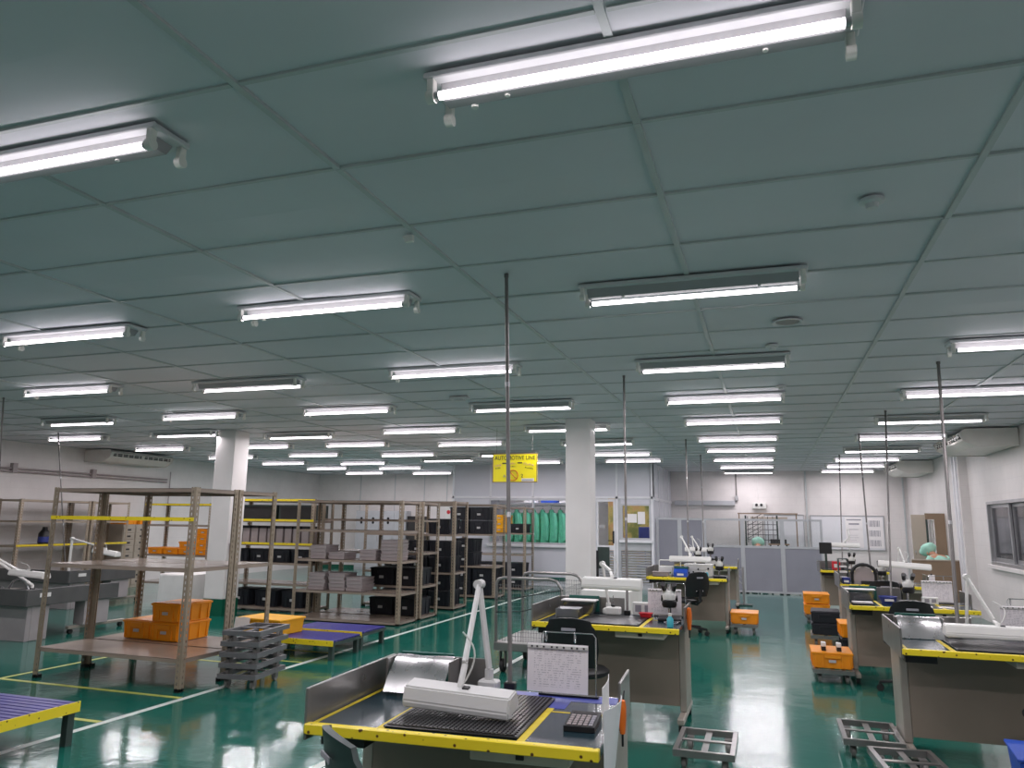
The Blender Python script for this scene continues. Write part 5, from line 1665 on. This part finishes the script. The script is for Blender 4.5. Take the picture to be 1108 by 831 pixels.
# ------------------------------------------------------------------ white cabinet, mesh trolley
t = thing('white_cabinet', 'white steel cabinet standing behind the red tray workbench', 'cabinet', (-1.74, 7.3, 0))
g = G(); g.box(0, .47, 0, .75, .03, .86, bev=.006); obj('cabinet_body', g, M['lamp_white'], t)
g = G(); g.box(.06, .41, -.008, 0, .1, .78, bev=.004); d = obj('door', g, M['label'], t)
g = G(); g.box(.37, .39, -.03, -.008, .4, .52, bev=.003); obj('handle', g, M['alu'], d)
g = G(); g.box(.03, .44, .03, .72, 0, .03); obj('plinth', g, M['black'], t)
t = thing('mesh_trolley', 'wire mesh cage trolley with a tubular handle beside the white floor line', 'trolley', (-2.68, 7.45, 0))
TW, TD = .72, .95
g = G(); g.box(0, TW, 0, TD, .22, .30, bev=.006); obj('platform', g, M['desk_metal'], t)
def uframe(y, h1):
    g = G(); g.tube([(.015, y, .3), (.015, y, h1 - .06), (.035, y, h1 - .015), (.09, y, h1), (TW - .14, y, h1), (TW - .07, y, h1 - .02), (TW - .02, y, h1 - .09), (TW - .015, y, .3)], .016, 10)
    fr = obj('tube_frame', g, M['desk_metal'], t, True)
    g = G()
    top = h1 - .06
    for q in range(1, 24):
        x = .03 + (TW - .06) * q / 24
        g.cyl((x, y, .31), (x, y, top), .0018, 4)
    for q in range(14):
        z = .32 + (top - .33) * q / 13
        g.cyl((.02, y, z), (TW - .02, y, z), .0018, 4)
    obj('wire_mesh', g, M['chrome'], fr)
uframe(.03, .93)
uframe(TD - .03, .93)
g = G()
for q in range(1, 30):
    y = .04 + (TD - .08) * q / 30
    g.cyl((TW - .015, y, .31), (TW - .015, y, .84), .0018, 4)
for q in range(12):
    z = .32 + .52 * q / 11
    g.cyl((TW - .015, .04, z), (TW - .015, TD - .04, z), .0018, 4)
obj('side_mesh', g, M['chrome'], t)
for q, zz in enumerate((.62, .74)):
    g = G(); g.tube([(.02, .01, zz - .03), (.3, .0, zz - .01 + .02 * q), (.5, .01, zz + .05), (TW, .02, zz + .09)], .005, 6); obj('elastic_cord', g, M['black'], t)
for x in (.07, TW - .07):
    for y in (.09, TD - .09):
        g = G(); g.box(x - .03, x - .022, y - .02, y + .05, .06, .215); g.box(x + .022, x + .03, y - .02, y + .05, .06, .215); g.box(x - .035, x + .035, y - .04, y + .05, .21, .22); c = obj('castor_fork', g, M['zinc'], t)
        g = G(); g.cyl((x - .018, y + .02, .065), (x + .018, y + .02, .065), .065, 18); obj('wheel', g, M['rubber'], c, True)
# black panel and papers hanging between column and lamp
t = thing('wall_panel_stand', 'dark grey panel on a stand behind the white hooded lamp, near the white column', 'stand', (-2.35, 10.9, 0))
g = G(); g.box(0, .17, 0, .02, .85, 1.15); obj('panel', g, M['dark_steel'], t)
g = G(); g.box(-.02, .01, -.01, .03, .0, 1.1); obj('post', g, M['black'], t)
g = G(); g.box(-.12, .12, -.1, .12, 0, .03); obj('base', g, M['black'], t)

# ------------------------------------------------------------------ workbenches at the side of the view, behind the first rack
def build_sidebench(label):
    t = thing('side_bench', label, 'workbench')
    W2, D2, T2 = 1.9, 1.35, .46
    g = G(); g.box(-W2, 0, 0, D2, T2 - .04, T2, bev=.004); obj('worktop', g, M['desk_metal'], t)
    g = G(); g.box(-W2, 0, -.02, 0, T2 - .05, T2 + .15, bev=.006); obj('front_upstand', g, M['grey_steel'], t)
    g = G(); g.box(0, .02, -.02, D2, T2 - .05, T2 + .15, bev=.006); up = obj('side_upstand', g, M['grey_steel'], t)
    g = G(); g.box(.02, .024, .15, .3, T2 + .05, T2 + .1); obj('label_card', g, M['label'], up)
    g = G(); g.box(-W2, -.02, .04, .1, .0, T2 - .05, bev=.004); obj('front_panel', g, M['bench_grey'], t)
    g = G(); g.box(-.2, -.02, .1, .34, .0, T2 - .05, bev=.006); obj('leg', g, M['bench_grey'], t)
    g = G(); g.box(-.2, -.02, .86, D2 - .1, .1, T2 - .05, bev=.006); lg = obj('leg', g, M['bench_grey'], t)
    g = G(); g.box(-.14, -.08, .7, D2 + .25, .06, .1, bev=.006); ft = obj('foot_rail', g, M['desk_leg'], t)
    for y in (.75, D2 + .2):
        g = G(); g.cyl((-.13, y, .03), (-.09, y, .03), .03, 14); g.box(-.12, -.1, y - .02, y + .02, .04, .07); obj('castor', g, M['rubber'], ft, True)
    return t
make('sbench', build_sidebench, 'grey steel workbench behind the first rack post, at the edge of the view', (-8.46, 7.0, 0), 0, 'grey steel side benches')
make('sbench', None, 'grey steel workbench farther back, before the side-wall racks', (-10.75, 9.6, 0), 0, 'grey steel side benches')
lamp('white hooded lamp lying over the side workbench at the edge of the view', (-9.6, 8.0, .46), (-10.2, 7.6, 1.05), (-9.35, 7.6, .76), (-9.2, 7.6, .70), .62, (0, .05, 0))
lamp('white hooded lamp on an upright stand over the farther side workbench', (-10.95, 9.75, .46), (-10.95, 9.75, 1.12), (-10.35, 9.75, 1.0), (-10.2, 9.75, .88), .5, (0, .12, 0))
for q, (x, y, lab) in enumerate(((-9.65, 7.35, 'dark seat with a chrome arc back on the side workbench, outer one'), (-9.05, 7.35, 'dark seat with a chrome arc back on the side workbench, beside the first rack post'))):
    t = thing('chrome_stool', lab, 'stool', (x, y, .462), 0, 'stools with chrome arcs')
    g = G(); g.tube([(-.16, 0, .0), (-.16, 0, .12), (-.1, 0, .2), (.0, 0, .23), (.1, 0, .2), (.16, 0, .12), (.16, 0, .0)], .014, 8); obj('back_arc', g, M['chrome'], t, True)
    g = G(); g.lathe([(.001, .0015), (.13, .0015), (.15, .06), (.12, .1), (.001, .11)], (0, .12, 0), 20); obj('seat_pad', g, M['black'], t, True)
pole('thin pale pole dropping to the farther side workbench', (-11.389, 9.621, HC), (-11.1, 9.85, .46), .01)
pole('dark pole stub at the edge of the view, over the side workbench', (-8.637, 6.506, HC), (-9.3, 7.2, .46), .01)
t = thing('bottle_pair', 'dark bottle with a blue label on the side-wall rack', 'bottle', (-13.0, 10.95, .952))
g = G(); g.lathe([(.001, 0), (.09, 0), (.1, .03), (.1, .2), (.05, .27), (.04, .32), (.001, .32)], n=16); obj('body', g, M['black'], t, True)
g = G(); g.lathe([(.101, .04), (.103, .04), (.103, .14), (.101, .14)], n=16); obj('blue_label', g, M['blue_dark'], t, True)

# blue bin at the bottom corner
t = thing('parts_bin', 'blue plastic bin riding on the flat dolly by the black round seat', 'bin', (1.12, 4.57, .131), -.1)
g = G(); g.box(0, .18, 0, .38, .0015, .235, bev=.008, taper=(.02, .02)); obj('bin_body', g, M['blue'], t)
g = G(); g.box(-.01, .19, -.01, .39, .235, .25, bev=.003); obj('bin_rim', g, M['blue'], t)
